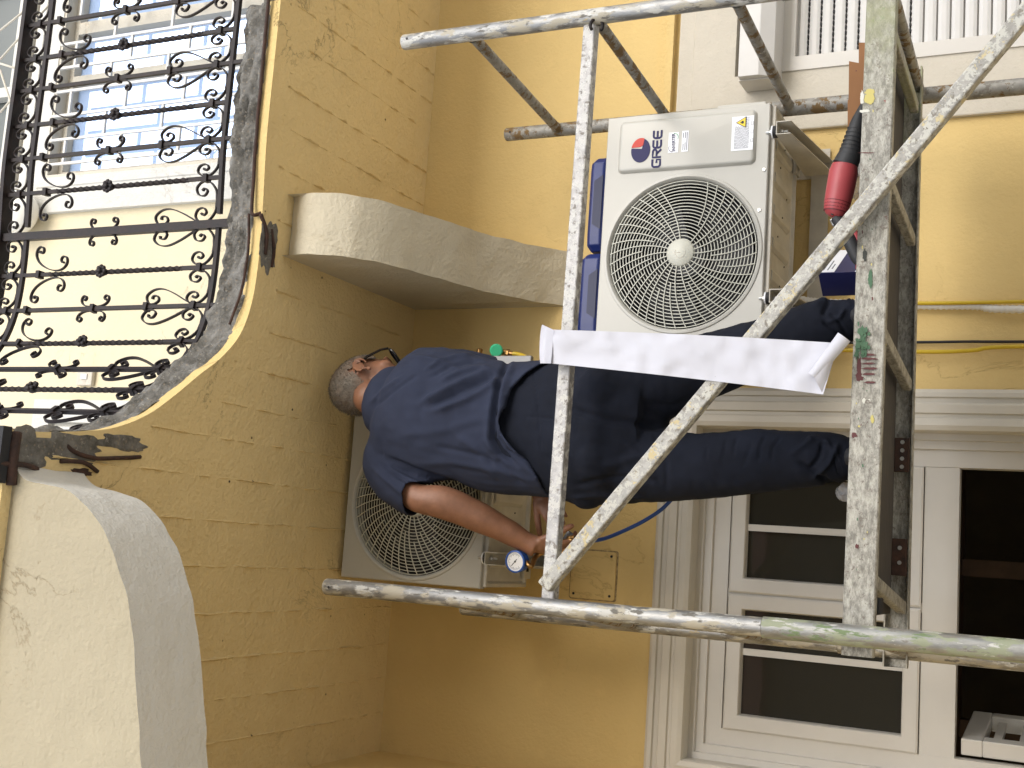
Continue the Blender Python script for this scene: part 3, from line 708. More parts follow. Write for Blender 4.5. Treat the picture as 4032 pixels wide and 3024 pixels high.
for i, (s, k) in enumerate(zip(sb, kinds)):
    gap = sb[i+1]-s if i+1 < len(sb) else .135
    b = MB()
    if k == 'P':
        bar_on(b, s, 2.40, ZT+.1, .028); b.build('post', IRON, rail)
    elif k == 'p':
        bar_on(b, s, 2.46, ZT, .013); bo = b.build('baluster', IRON, rail)
    else:
        bar_on(b, s, ZB, 2.74, .013); bar_on(b, s, 3.33, ZT, .013)
        rs = []; n = 150
        for j in range(n+1):
            z = 2.735+.60*j/n; a = 2*PI*5.2*j/n
            rs.append([rp_(s+.0095*math.cos(a+PI/2*q), z, .0095*math.sin(a+PI/2*q)) for q in range(4)])
        b.rings(rs); bo = b.build('baluster', IRON, rail)
        b = MB(); zc = 3.085
        for q in range(8):
            a = 2*PI*q/8; c_ = rp_(s+.016*math.cos(a), zc+.016*math.sin(a), .012); b.blob(c_, (.009, .006, .009), nu=8, nv=6)
        b.blob(rp_(s, zc, .02), (.008, .005, .008), nu=8, nv=6); b.blob(rp_(s, zc, 0), (.014, .014, .02), nu=10, nv=6); b.build('flower', IRON, bo, smooth=True)
    # collars
    zs = {'p': [ZB+.062, ZB+.265, 3.10, 3.415], 'P': [3.10], 't': [ZB+.062, 3.385]}[k]
    if k != 'P': zs.append(ZM+.045)
    for z in (zs if k != 'P' else []):
        b = MB(); bar_on(b, s, z-.008, z+.008, .027); b.build('collar', IRON, bo)
    if k in 'pP':
        for sd_ in (1, -1):
            scr(cscroll((s+sd_*.034, 3.10-.052), (s+sd_*.034, 3.10+.052), side=-sd_, kc=.3, ka=21, kb=21))
            hp = [(s+sd_*.004, ZB+.066), (s+sd_*.018, ZB+.10), (s+sd_*.045, ZB+.155), (s+sd_*.062, ZB+.205), (s+sd_*.060, ZB+.245), (s+sd_*.040, ZB+.272), (s+sd_*.016, ZB+.262), (s+sd_*.010, ZB+.238), (s+sd_*.022, ZB+.218), (s+sd_*.038, ZB+.226), (s+sd_*.038, ZB+.244), (s+sd_*.028, ZB+.246)]
            scr([(p.x, p.z) for p in catmull([(a, 0, z) for a, z in hp], 6)])
    else:
        for sd_ in (1, -1):
            scr(cscroll((s+sd_*.042, 3.275), (s+sd_*.088, 3.395), side=-sd_, kc=.9, ka=19, kb=20, a=1.0, b=1.03))
    if i+1 < len(sb) and s+gap < cum[-1]-.02:
        for zz, sg in ((ZB, 1), (ZM, 1)):
            sc_ = 1 if zz == ZB else .93
            hp0 = []
            w0 = gap*.5
            # half of the lyre under each bay, mirrored about the bay centre
            for sd_ in (1, -1):
                mid = s+gap/2
                pts = [(mid+sd_*.000, zz+.012), (mid+sd_*w0*.45, zz+.018), (mid+sd_*w0*.82, zz+.045), (mid+sd_*w0*.86, zz+.078*sc_), (mid+sd_*w0*.62, zz+.100*sc_), (mid+sd_*w0*.33, zz+.092*sc_), (mid+sd_*w0*.26, zz+.068*sc_), (mid+sd_*w0*.45, zz+.055*sc_), (mid+sd_*w0*.58, zz+.067*sc_), (mid+sd_*w0*.48, zz+.076*sc_)]
                scr([(p.x, p.z) for p in catmull([(a, 0, z) for a, z in pts], 5)])

# ------------------------------------------------------------------ air conditioner
def make_ac(x0, z0, y0=3.6, W=.742, H=.545, D=.31, full=True):
    ac = thing('air_conditioner', 'cream outdoor air conditioner with round fan grille and blue and red logo', 'air conditioner', (x0, y0, z0))
    b = MB(); P = rrect(x0+.004, x0+W-.004, z0+.002, z0+H-.002, .006, 3)
    b.rings([[V((x, y0+.02, z)) for x, z in P], [V((x, y0+D, z)) for x, z in P]], cap=False); b.f.append(tuple(range(len(P), 2*len(P)))); b.build('casing', ACW, ac)
    # front panel with fan opening
    cx, cz, R0 = x0+.268, z0+.268, .250
    b = MB(); n = 96
    def outer(a):
        c_, s_ = math.cos(a), math.sin(a); L = 9
        for t in ((x0+W-cx)/c_ if c_ > 1e-6 else 9, (x0-cx)/c_ if c_ < -1e-6 else 9, (z0+H-cz)/s_ if s_ > 1e-6 else 9, (z0-cz)/s_ if s_ < -1e-6 else 9): L = min(L, t)
        return cx+c_*L, cz+s_*L
    angs = [2*PI*i/n for i in range(n)]+[math.atan2(zz-cz, xx-cx) % (2*PI) for xx in (x0, x0+W) for zz in (z0, z0+H)]
    angs = sorted(set(angs)); rim = []
    for r_, y_ in ((R0+.012, y0), (R0+.010, y0-.004), (R0+.003, y0-.005), (R0-.002, y0-.001), (R0-.006, y0+.012), (R0-.008, y0+.05)):
        rim.append([V((cx+r_*math.cos(a), y_, cz+r_*math.sin(a))) for a in angs])
    o_ = [V((outer(a)[0], y0, outer(a)[1])) for a in angs]; o2 = [V((p.x, y0+.006, p.z)) for p in o_]; 
    def inset(p, d, y_): return V((min(max(p.x, x0+d), x0+W-d), y_, min(max(p.z, z0+d), z0+H-d)))
    b.rings([[V((p.x, y0+.03, p.z)) for p in o_], [V((p.x, y0+.003, p.z)) for p in o_], [inset(p, .003, y0) for p in o_]]+rim, cap=False)
    b.build('front_panel', ACW, ac, smooth='auto')
    b = MB(); b.rings([[V((cx+r_*math.cos(a), y_, cz+r_*math.sin(a))) for a in angs] for r_, y_ in ((R0-.008, y0+.05), (R0-.012, y0+.2))], cap=False)
    b.quad(*[(cx+(R0-.01)*math.cos(a), y0+.19, cz+(R0-.01)*math.sin(a)) for a in angs]); b.build('fan_well', DARK, ac)
    b = MB()
    for k in range(3):
        for j in range(8):
            a0 = 2*PI*k/3+j*.11; a1 = a0+.11
            q = [(r_*math.cos(a), y0+.09+(a-2*PI*k/3)*.08, r_*math.sin(a)) for r_, a in ((.05, a0), (.2, a0+.25), (.2, a1+.25), (.05, a1))]
            b.quad(*[(cx+p[0], p[1], cz+p[2]) for p in q])
    b.cyl((cx, y0+.12, cz), .055, .08); b.build('fan', FAN, ac)
    # grille: rings and curved ribs
    b = MB(); yg = y0+.006
    for k in range(19):
        r_ = .046+k*.0108
        yy = yg-.010*(1-(r_/.24)**2)
        b.tube([(cx+r_*math.cos(a), yy, cz+r_*math.sin(a)) for a in [2*PI*i/72 for i in range(73)]], 0, ref=(0, 1, 0), prof=[(-.0013, -.0015), (.0013, -.0015), (.001, .0015), (-.001, .0015)], cap=False)
    for k in range(40):
        a0 = 2*PI*k/44; rs_ = .042 if k % 2 == 0 else (.13 if k % 4 == 1 else .10)
        pts = []
        for j in range(15):
            r_ = rs_+(.243-rs_)*j/14; a = a0+.40*(r_/.243)**1.05
            pts.append((cx+r_*math.cos(a), yg-.013*(1-(r_/.245)**2)-.001, cz+r_*math.sin(a)))
        b.tube(pts, 0, ref=(0, 1, 0), prof=[(-.0014, -.002), (.0014, -.002), (.0011, .002), (-.0011, .002)])
    gr = b.build('fan_grille', ACG, ac, smooth='auto')
    b = MB(); b.tube([(cx, yg-.008, cz), (cx, yg-.016, cz), (cx, yg-.019, cz)], [.044, .044, .040], 40); hb = b.build('hub', ACG, gr, smooth='auto')
    b = MB(); a_ = [math.radians(60+d) for d in range(0, 250, 10)]; b.tube([(cx+.017*math.cos(a), yg-.0195, cz+.017*math.sin(a)) for a in a_], .001, 5); b.tube([(cx, yg-.0195, cz), (cx, yg-.0195, cz+.012)], .001, 5); b.build('hub_mark', ACP, hb)
    # embossed service panel
    px0, px1, pz0, pz1 = x0+.545, x0+.722, z0+.040, z0+.500
    b = MB()
    b.rings([[V((x, y_, z)) for x, z in rrect(px0+d, px1-d, pz0+d, pz1-d, max(.004, .018-d), 6)] for d, y_ in ((-.002, y0+.002), (0, y0-.001), (.005, y0-.009), (.009, y0-.0115), (.014, y0-.012))])
    pn = b.build('service_panel', ACW, ac, smooth='auto')
    b = MB(); b.prism([(x0+W-.002, y0+.02, z0+.02), (x0+W+.018, y0+.025, z0+.02), (x0+W+.018, y0+.10, z0+.02), (x0+W-.002, y0+.12, z0+.02)], (0, 0, .16)); b.build('valve_cover', ACW, ac, bevel=.005)
    yl = y0-.0125
    if full:
        # round emblem: navy disc with a red quarter
        c_ = on(1384, 325, yl); r_ = .041
        b = MB(); P_ = [(c_.x+r_*.12, c_.z-.004)]
        for i in range(41):
            a = math.radians(78+ (262)*i/40); P_.append((c_.x+r_*math.cos(a), c_.z+r_*.80*math.sin(a)))
        P_.append((c_.x+r_*.12, c_.z-.004))
        b.rings([[V((x, yl-.0002, z)) for x, z in P_[:-1]], [V((x, yl-.0010, z)) for x, z in P_[:-1]]]); em = b.build('emblem', NAVY, pn)
        b = MB(); P_ = [(c_.x+r_*.24, c_.z+.004)]
        for i in range(21):
            a = math.radians(-20+ 92*i/20); P_.append((c_.x+.002+r_*.98*math.cos(a), c_.z+r_*.80*math.sin(a)))
        P_ = [(c_.x+r_*.28, c_.z+.002), (c_.x+r_*.42, c_.z-.010)]+P_[1:]+[(c_.x+r_*.26, c_.z+r_*.78)]
        b.rings([[V((x, yl-.0002, z)) for x, z in P_], [V((x, yl-.0010, z)) for x, z in P_]]); b.build('emblem_red', RED, em)
        # brand lettering in wide rounded capitals
        c_ = on(1419, 321, yl); hh = .0265; th = .0066; lw = .0262; gp = .0062
        def stroke(bb, pts): 
            bb.tube([V((x, yl-.0006, z)) for x, z in pts], 0, ref=(0, 1, 0), prof=[(-th/2, -.0004), (th/2, -.0004), (th/2, .0004), (-th/2, .0004)])
        b = MB(); X0 = c_.x-(4*lw+3*gp)/2; zb, zt = c_.z-hh/2, c_.z+hh/2; zm_ = c_.z
        def arc(cx_, cz_, r__, a0, a1, n=6): return [(cx_+r__*math.cos(math.radians(a0+(a1-a0)*i/n)), cz_+r__*math.sin(math.radians(a0+(a1-a0)*i/n))) for i in range(n+1)]
        q = .008
        stroke(b, [(X0+lw, zt)]+arc(X0+q, zt-q, q, 90, 180)+arc(X0+q, zb+q, q, 180, 270)+[(X0+lw-.002, zb), (X0+lw-.002, zm_-.001), (X0+lw*.5, zm_-.001)])
        X1 = X0+lw+gp
        stroke(b, [(X1, zb-.002), (X1, zt), (X1+lw-q*.8, zt)]+arc(X1+lw-.0065, zt-.0065, .0065, 90, -90)+[(X1+.004, zt-.013)]); stroke(b, [(X1+lw*.45, zt-.013), (X1+lw, zb-.002)])
        for k in (2, 3):
            Xk = X0+(lw+gp)*k; stroke(b, [(Xk+lw, zt)]+arc(Xk+q, zt-q, q, 90, 180)+arc(Xk+q, zb+q, q, 180, 270)+[(Xk+lw, zb)]); stroke(b, [(Xk+.003, zm_), (Xk+lw*.93, zm_)])
        b.build('lettering', NAVY, pn)
        def sticker(px, py, w_, h_):
            p = on(px, py, yl); bb = MB(); bb.box((p.x-w_/2, yl-.0008, p.z-h_/2), (p.x+w_/2, yl+.0003, p.z+h_/2)); return bb.build('sticker', STICK, pn), p
        st, p = sticker(1455, 308, .068, .034)
        text('INVERTER', .0155, NAVY, st, 'lettering', (p.x, yl-.0012, p.z-.001), (1, 0, .06), (0, 0, 1), sx=.88, bold=.0002)
        bb = MB(); bb.tube([V((p.x-.018+.013*math.cos(a), yl-.001, p.z+.002+.013*math.sin(a))) for a in [math.radians(60+d) for d in range(0, 130, 10)]], .0008, 4); bb.build('logo_arc', NAVY, st)
        bb = MB(); bb.tube([V((p.x+.017+.013*math.cos(a), yl-.001, p.z-.002+.013*math.sin(a))) for a in [math.radians(-120+d) for d in range(0, 140, 10)]], .0009, 4); bb.build('logo_arc', GRN, st)
        st, p = sticker(1480, 305, .070, .022)
        bb = MB()
        for i, (zz, xa, xb) in enumerate(((.006, -.03, -.008), (.006, .012, .028), (-.0005, -.03, -.004), (-.0005, .010, .03), (-.006, -.03, .03))): bb.box((p.x+xa, yl-.0011, p.z+zz-.0011), (p.x+xb, yl-.0008, p.z+zz+.0011))
        bb.build('print', INK, st)
        st, p = sticker(1604, 288, .112, .070)
        bb = MB(); rr_ = random.Random(5)
        for i in range(13):
            zz = .024-.0036*i; xa = -.05; xe = .022 if i < 9 else .05
            while xa < xe: L = rr_.uniform(.004, .012); bb.box((p.x+xa, yl-.0011, p.z+zz-.0007), (p.x+min(xa+L, xe+.002), yl-.0008, p.z+zz+.0007)); xa += L+.0015
        bb.build('print', INK, st)
        tx, tz = p.x+.036, p.z+.004
        for s_, mt_, dep in ((1, BLK, .0011), (.8, WARN, .0014)):
            bb = MB(); c3 = V((tx, yl, tz)); tri = [(-.019*s_, -.015*s_), (.019*s_, -.015*s_), (0, .019*s_)]
            bb.rings([[V((tx+x, yl-.0006, tz+z)) for x, z in tri], [V((tx+x, yl-dep, tz+z)) for x, z in tri]]); bb.build('warning_triangle', mt_, st)
        bb = MB(); fl = [(-.004, -.007), (.004, -.007), (.005, -.002), (.003, .002), (.001, -.001), (0, .006), (-.003, .002), (-.005, -.002)]
        bb.rings([[V((tx+x, yl-.0014, tz+z)) for x, z in fl], [V((tx+x, yl-.0017, tz+z)) for x, z in fl]]); bb.build('flame_symbol', BLK, st)
        bb = MB()
        for i in range(3):
            xx = p.x-.03+.028*i; bb.tube([V((xx, yl-.001, p.z-.027)), V((xx+.010, yl-.001, p.z-.027)), V((xx+.010, yl-.001, p.z-.034)), V((xx, yl-.001, p.z-.034)), V((xx, yl-.001, p.z-.027))], .0005, 4)
        bb.build('print', INK, st)
    # ribbed base pan seen from below
    b = MB(); zb = z0
    b.rings([[V((x, y_, zb+h_)) for x, y_ in ((x0+.006+d, y0+.015+d), (x0+W-.006-d, y0+.015+d), (x0+W-.006-d, y0+D+.025-d), (x0+.006+d, y0+D+.025-d))] for d, h_ in ((0, .02), (0, -.014), (.012, -.016), (.02, -.004), (.03, -.004))])
    for i in range(6):
        xa = x0+.07+i*.105; b.prism([(xa, y0+.05, zb-.004), (xa+.012, y0+.05, zb-.014), (xa+.04, y0+.05, zb-.014), (xa+.052, y0+.05, zb-.004)], (0, .22, 0))
    for xa in (x0+.035, x0+W-.135):
        b.box((xa, y0+D-.01, zb-.02), (xa+.10, y0+D+.045, zb-.008))
    bp_ = b.build('base_pan', ACP, ac, bevel=.002)
    b = MB()
    for xa in (x0+.06, x0+W-.10): b.box((xa, y0+D+.005, zb-.0215), (xa+.045, y0+D+.022, zb-.0195))
    for i in range(8): b.cyl((x0+.11+i*.075, y0+.10+.05*(i % 3), zb-.0155), .003, .002, 'z', 8)
    b.build('drain_hole', DARK, bp_)
    b = MB()
    for px, pz in ((x0+.525, z0+.012), (x0+.395, z0+.022)): b.tube([(px, y0+.001, pz), (px, y0-.004, pz)], .0055, 10)
    b.build('screw', ZINC, ac)
    return ac
def copy_tree(o, parent=None):
    c_ = o.copy(); COL.objects.link(c_)
    if parent is not None: c_.parent = parent
    for ch in list(o.children): copy_tree(ch, c_)
    return c_
ac1 = make_ac(.687, .912)
ac2 = copy_tree(ac1); ac2.location = (-.152, 3.6, 1.812); ac2['_org'] = (-.152, 3.6, 1.812)
ac2['label'] = 'cream outdoor air conditioner high under the balcony, half hidden by the worker'
ac1['group'] = ac2['group'] = 'air conditioner outdoor units'

# ---- steel wall brackets under the units
def bracket(x, z, lab, y0=3.56, pl=.34):
    br = thing('wall_bracket', lab, 'bracket', (x, WY, z), 'brackets under the air conditioners')
    t = .0025; b = MB(); h = .045; w_ = .042
    # C-channel arm whose web deepens towards the wall
    for sx_ in (-w_/2, w_/2-t): b.prism([(x+sx_, y0, z-.02), (x+sx_, y0, z-.02-h), (x+sx_, WY-.04, z-.02-h*2.1), (x+sx_, WY-.006, z-.02-h*2.1), (x+sx_, WY-.006, z-.02)], (t, 0, 0))
    b.box((x-w_/2+t, y0, z-.0225), (x+w_/2-t, WY-.006, z-.020)); b.build('arm', ACP, br)
    b = MB(); b.box((x-.03, WY-.0075, z-pl), (x+.03, WY-.0005, z+.01)); b.build('wall_plate', ACP, br)
    b = MB()
    for yy in (y0+.035, ): b.tube([(x, yy, z-.02), (x, yy, z-.017), (x, yy, z-.003)], [.017, .019, .019], 20)
    b.build('rubber_mount', RUB, br, smooth='auto')
    b = MB(); b.tube([(x, y0+.035, z-.004), (x, y0+.035, z+.0005)], .020, 20); b.build('washer', STICK, br)
    b = MB(); b.tube([(x, y0+.035, z-.05), (x, y0+.035, z+.02)], .004, 8); b.tube([(x, y0+.035, z-.034), (x, y0+.035, z-.026)], .008, 6); b.tube([(x, y0+.035, z+.001), (x, y0+.035, z+.007)], .008, 6); b.build('bolt', ZINC, br)
    return br
bracket(1.33, .902, 'steel bracket under the right end of the logo unit')
bracket(.80, .902, 'steel bracket under the left end of the logo unit')
bracket(-.05, 1.802, 'steel bracket beside the pressure gauge under the upper unit', pl=.11)
bracket(.49, 1.802, 'steel bracket of the upper unit hidden behind the worker')
# crossbar between the right pair
b = MB(); b.box((.60, WY-.012, .80), (1.40, WY-.007, .86)); tag(b.build('cross_rail', ACP), 'flat steel rail fixed to the wall below the logo unit', 'rail')

# ---- blue cases on top of the logo unit
def bluecase(xa, xb, lab, hh_):
    t = thing('plastic_case', lab, 'case', (xa, 3.64, 1.457), 'blue cases on the air conditioner')
    z0 = 1.4575; y0_, y1_ = 3.625, 3.72; h = hh_
    b = MB(); L = xb-xa
    def sec(x, k): return [V((x, y0_+.012*k, z0)), V((x, y0_, z0+.018)), V((x, y0_+.002, z0+h*.80)), V((x, y0_+.018, z0+h)), V((x, y1_-.02, z0+h)), V((x, y1_, z0+h*.6)), V((x, y1_, z0))]
    def shr(s_, f): c_ = sum(s_, V((0, 0, 0)))/len(s_); return [V((p.x, c_.y+(p.y-c_.y)*f, z0+(p.z-z0)*(.55+.45*f))) for p in s_]
    b.rings([shr(sec(xa, 1), .55), shr(sec(xa+.02, 1), .97), sec(xa+.05, 1), sec(xb-.05, 1), shr(sec(xb-.02, 1), .97), shr(sec(xb, 1), .55)])
    b.build('shell', BLUEP, t, bevel=.003)
    b = MB(); xm0, xm1 = xa+L*.22, xb-L*.2
    b.prism([(xm0, y0_-.0015, z0+.016), (xm0+.02, y0_-.0015, z0+.046), (xm1-.02, y0_-.0015, z0+.046), (xm1, y0_-.0015, z0+.016)], (0, .006, 0)); b.build('grip_recess', mat('blue_plastic_dark', (.003, .008, .05), .5) if 'blue_plastic_dark' not in MATS else MATS['blue_plastic_dark'], t)
bluecase(.985, 1.308, 'dark blue plastic case lying on the right half of the logo unit', .068)
bluecase(.690, .978, 'dark blue plastic case lying on the left half of the logo unit', .084)
# ------------------------------------------------------------------ scaffold
sc = thing('scaffold_tower', 'paint-spotted aluminium scaffold tower with deck, rail and diagonal brace around the worker', 'scaffold', (.65, 3.35, -1.65))
NL, NR, FR, FL = (-.158, 2.985), (1.512, 3.03), (1.452, 3.72), (-.222, 3.655)
def upright(p, ztop, zj, r0, r1, mt0, mt1):
    b = MB(); b.tube([(p[0], p[1], zj), (p[0], p[1], ztop-.004), (p[0], p[1], ztop)], [r0, r0, r0-.002], 28, cap=False)
    b.tube([(p[0], p[1], ztop), (p[0], p[1], ztop-.04)], [r0-.003, r0-.003], 28); o = b.build('upright_tube', mt0, sc, smooth='auto')
    b = MB(); b.tube([(p[0], p[1], -1.65), (p[0], p[1], zj-.0015)], r1, 28); b.build('upright_tube', mt1, sc, smooth='auto')
    b = MB(); b.tube([(p[0], p[1]-r0-.0005, ztop-.025), (p[0], p[1]-r0+.002, ztop-.025)], .004, 10); b.build('pin_hole', DARK, o)
zj = on(1647, 1362, 2.985).z
upright(NL, on(704, 1268, 2.985).z, zj, .0235, .0262, TUBE, TUBED)
upright(NR, on(872, 92, 3.03).z, .75, .0235, .0262, TUBE, TUBED)
upright(FR, on(1094, 290, 3.72).z, .95, .0235, .0255, RUNG, RUNG)
upright(FL, 1.9, .66, .0235, .0262, TUBE, TUBE)
for z in (1.691, 1.288, .879, .477, .05, -.4):
    for a, c_ in ((NR, FR), (NL, FL)):
        b = MB(); b.tube([(a[0], a[1]+.01, z), (c_[0], c_[1]-.01, z)], .0165, 16); b.build('rung', RUNG, sc, smooth='auto')
        if z > .8 and a is NR:
            b = MB(); b.tube([(a[0], a[1]+.022, z), (a[0], a[1]+.03, z)], [.021, .0165], 16, cap=False); b.tube([(c_[0], c_[1]-.03, z), (c_[0], c_[1]-.02, z)], [.0165, .021], 16, cap=False); b.build('weld', RUNG, sc, smooth=True)
def sqbar(p, q, s, name, mt, h=None):
    b = MB(); b.bar(V(p), V(q), s, h or s, ref=(0, 1, 0)); return b.build(name, mt, sc, bevel=.004)
sqbar((-.150, 3.022, 1.308), (1.505, 3.045, 1.302), .037, 'guard_rail', BAR)
p0 = on(1178, 1268, 2.985); p1 = on(2250, -12, 2.985)
dv = (p1-p0).normalized()
sqbar(p0, p0+dv*2.3, .040, 'diagonal_brace', BARY)
b = MB(); c_ = on(1275, 47, 3.0); b.tube([V((c_.x+.02*math.cos(a)-.004, 3.02-.02*math.sin(a)*.4, c_.z+.016*math.sin(a)-.012)) for a in [PI*i/8 for i in range(-6, 7)]], .005, 8); b.build('rail_hook', IRON, sc, smooth=True)
# deck beams (front one is the broad dirty channel)
def channel(y0, d, x0, x1, za, zb, name, mt, lip=.012):
    """za/zb: (bottom, top) at the two ends"""
    b = MB(); t = .004
    sec = lambda x, zl, zh: [V((x, y0+d, zh)), V((x, y0+.003, zh)), V((x, y0, zh-.003)), V((x, y0, zl+.003)), V((x, y0+.003, zl)), V((x, y0+d, zl)), V((x, y0+d, zl+t)), V((x, y0+t, zl+t)), V((x, y0+t, zh-t)), V((x, y0+d, zh-t))]
    b.rings([sec(x0, *za), sec(x1, *zb)]); return b.build(name, mt, sc)
fb = channel(3.018, .030, -.208, 1.75, (.463, .538), (.449, .525), 'deck_beam', BEAM)
bbm = channel(3.655, -.03, -.270, 1.51, (.463, .530), (.463, .530), 'deck_beam', BEAM)
b = MB(); b.box((-.12, 3.05, .512), (1.46, 3.624, .526)); b.build('deck_board', DECKM, sc)
for pa, pb in (((1932, 95), (1984, 262)), ((1926, 417), (1984, 560)), ((1918, 750), (1976, 864)), ((1890, 1262), (1958, 1322))):
    A_ = onz(*pa, .482); B2 = onz(*pb, .482)
    k0 = (3.05-A_.y)/(B2.y-A_.y); k1 = (3.625-A_.y)/(B2.y-A_.y)
    sqbar(A_.lerp(B2, k0), A_.lerp(B2, k1), .026, 'deck_joist', BEAM, .034)
for px, py0, py1 in ((1958, 946, 1020), (1950, 1164, 1244)):
    a = on(px, py0, 3.62); c_ = on(px, py1, 3.62); b = MB(); b.box((c_.x, 3.617, .470), (a.x, 3.6243, .512)); pl_ = b.build('rusty_plate', RUST, sc, bevel=.002)
    b = MB()
    for i in range(4 if px > 1955 else 2): xx = c_.x+(a.x-c_.x)*(.15+.24*i if px > 1955 else .35+.4*i); b.tube([(xx, 3.6168, .49), (xx, 3.6155, .49)], .006, 12)
    b.build('rivet', ZINC, pl_)
b = MB(); q = on(1905, 1305, 3.3); b.box((q.x-.02, 3.09, .46), (q.x+.02, 3.14, .507)); b.build('clamp', RUB, sc, bevel=.004)
def splat(cx, cy, rx, ry, Y, mt, seed, name='paint_splash', par=None, n=44, sp=.55):
    """irregular drop of paint lying on the metal; sizes in photo units"""
    b = MB(); ring = []
    for i in range(n):
        a = 2*PI*i/n; r = 1+sp*noise.noise(V((math.cos(a)*1.7, math.sin(a)*1.7, seed)))+.35*noise.noise(V((math.cos(a)*5, math.sin(a)*5, seed+3)))
        ring.append(on(cx+rx*r*math.cos(a), cy+ry*r*math.sin(a), Y-.0004))
    b.quad(*ring); b.rings([ring, [p+V((0, .0006, 0)) for p in ring]], cap=False)
    return b.build(name, mt, par or sc)
YF = 3.018
for i, (x, y, rx, ry, mt_) in enumerate(((1852, 762, 4, 20, SPG), (1855, 796, 5, 26, SPR), (1858, 818, 8, 5, SPR), (1845, 940, 6, 6, SPR), (1855, 812, 6, 9, SPR), (1878, 200, 11, 8, SPY), (1874, 214, 9, 9, SPY), (1882, 212, 8, 12, SPY), (1868, 240, 10, 4, SPW), (1862, 210, 4, 14, SPW), (1851, 1180, 4, 5, SPR), (1884, 905, 4, 8, SPY), (1866, 865, 4, 6, SPW), (1880, 600, 5, 20, SPG), (1868, 550, 4, 14, DARK and mat('black_scuff', (.04, .045, .04), .8)), (1890, 430, 4, 22, SPG))):
    splat(x, y, rx, ry, YF-.00012*(i+1), mt_, i*3.7, sp=.4)
rg = random.Random(21)
for i in range(34):
    cx_, cy_ = 1862+rg.gauss(0, 8), 738+rg.gauss(0, 17); splat(max(1849, min(1884, cx_)), cy_, rg.uniform(1.5, 5.5), rg.uniform(2.5, 8), YF-.003-.00012*i, SPG, i*2.3, sp=.6, n=20)
for i in range(22): splat(rg.uniform(1848, 1888), rg.choice((rg.gauss(880, 40), rg.gauss(1100, 120), rg.gauss(500, 160))), rg.uniform(.8, 2.2), rg.uniform(1, 4), YF-.008-.00012*i, rg.choice((SPR, SPY, SPW, SPG)), i*1.3+50, sp=.6, n=14)
for i, y in enumerate((766, 775, 785, 796, 808, 826)): splat(1876+(i % 2)*3, y, 17-2*(i % 3), 2.3, YF-.0025-.00012*i, SPR, i*1.9+.5, sp=.3)
splat(1872, 330, 18, 1.2, YF, SPR, 40, sp=.3)
# ------------------------------------------------------------------ strip of paper over the rail
pp = thing('paper_strip', 'long white paper strip hanging over the guard rail in front of the worker', 'paper', (.55, 2.96, 1.33))
rows = []; NU, NVv = 60, 10
for i in range(NU+1):
    u = i/NU
    tx, ty = 1196+(1812-1196)*u, 712+(741-712)*u-3*math.sin(PI*u); bx, by = 1190+(1778-1190)*u, 785+(852-785)*u-2*math.sin(PI*u)
    row = []
    for j in range(NVv+1):
        v = j/NVv; x, y = tx+(bx-tx)*v, ty+(by-ty)*v
        Yp = 2.958+.004*math.sin(u*9+v*2)+.010*noise.noise(V((u*14, v*2.2, 1)))+.004*noise.noise(V((u*30, v*6, 4)))
        if u < .03: Yp += .03*(1-u/.03)**2*.2
        row.append(on(x, y, Yp))
    rows.append(row)
b = MB(); b.rings(rows, cap=False, closed=False)
# flap going back over the top of the rail
fl = []
for i in range(9):
    t = i/8; row = []
    for j in range(NVv+1):
        v = j/NVv; p = rows[0][j]; top = 1.3255
        a = t*1.0
        y_ = p.y+.075*a; z_ = top+.0015+ (.0 if a < .55 else (a-.55)*.05)+.003*math.sin(v*7+a*3)+ (1-min(1, a*6))*(p.z-top)
        xs_ = p.x+(.012*a)+(.01*math.sin(v*3))*a
        row.append(V((xs_, y_, z_)))
    fl.append(row)
sh_ = b.build('sheet', PAPER, pp, smooth=True)
b = MB(); 
fl = []
for i in range(7):
    t = i/6; row = []
    for j in range(NVv+1):
        v = j/NVv; e = 1-.10*abs(2*v-1)**3
        x0_, y0_ = 1197-7*v, 713+72*v; x1_, y1_ = 1197-29*e-4*v, 701+84*v-4*math.sin(PI*v)
        row.append(on(x0_+(x1_-x0_)*t, y0_+(y1_-y0_)*t, 2.962+.075*min(1, t*1.5)+.004*math.sin(v*5)))
    fl.append(row)
b.rings(fl, cap=False, closed=False); b.build('flap', PAPER, pp, smooth=True)
# curled free end
b = MB(); A_ = (1812, 738); B2 = (1776, 852)
C0 = on(1822, 727, 2.95); C1 = on(1755, 812, 2.95); axis = (C1-C0); ax = axis.normalized(); side = V((ax.z, 0, -ax.x)); 
if side.z > 0: side = -side
rs = []
for i in range(20):
    th = math.radians(-70+i*17); r0_ = .022-.0004*i
    rs.append([C0+axis*(k/8)*(1-.0*i)+side*(r0_*(1-.30*k/8)*math.cos(th)+.0)+V((0, -1, 0))*(r0_*math.sin(th)*.9) for k in range(9)])
b.rings(rs, cap=False, closed=False); b.build('curl', PAPER, pp, smooth=True)
b = MB(); e0, e1 = on(1811, 741, 2.958), on(1778, 852, 2.958); rs = []
for i in range(6):
    t = i/5; rs.append([e0.lerp(e1, k/8).lerp((C0+side*.012).lerp(C1+side*.008, k/8), t*.96)+V((0, -.012*math.sin(t*PI/2), 0)) for k in range(9)])
b.rings(rs, cap=False, closed=False); b.build('turned_end', PAPER, pp, smooth=True)

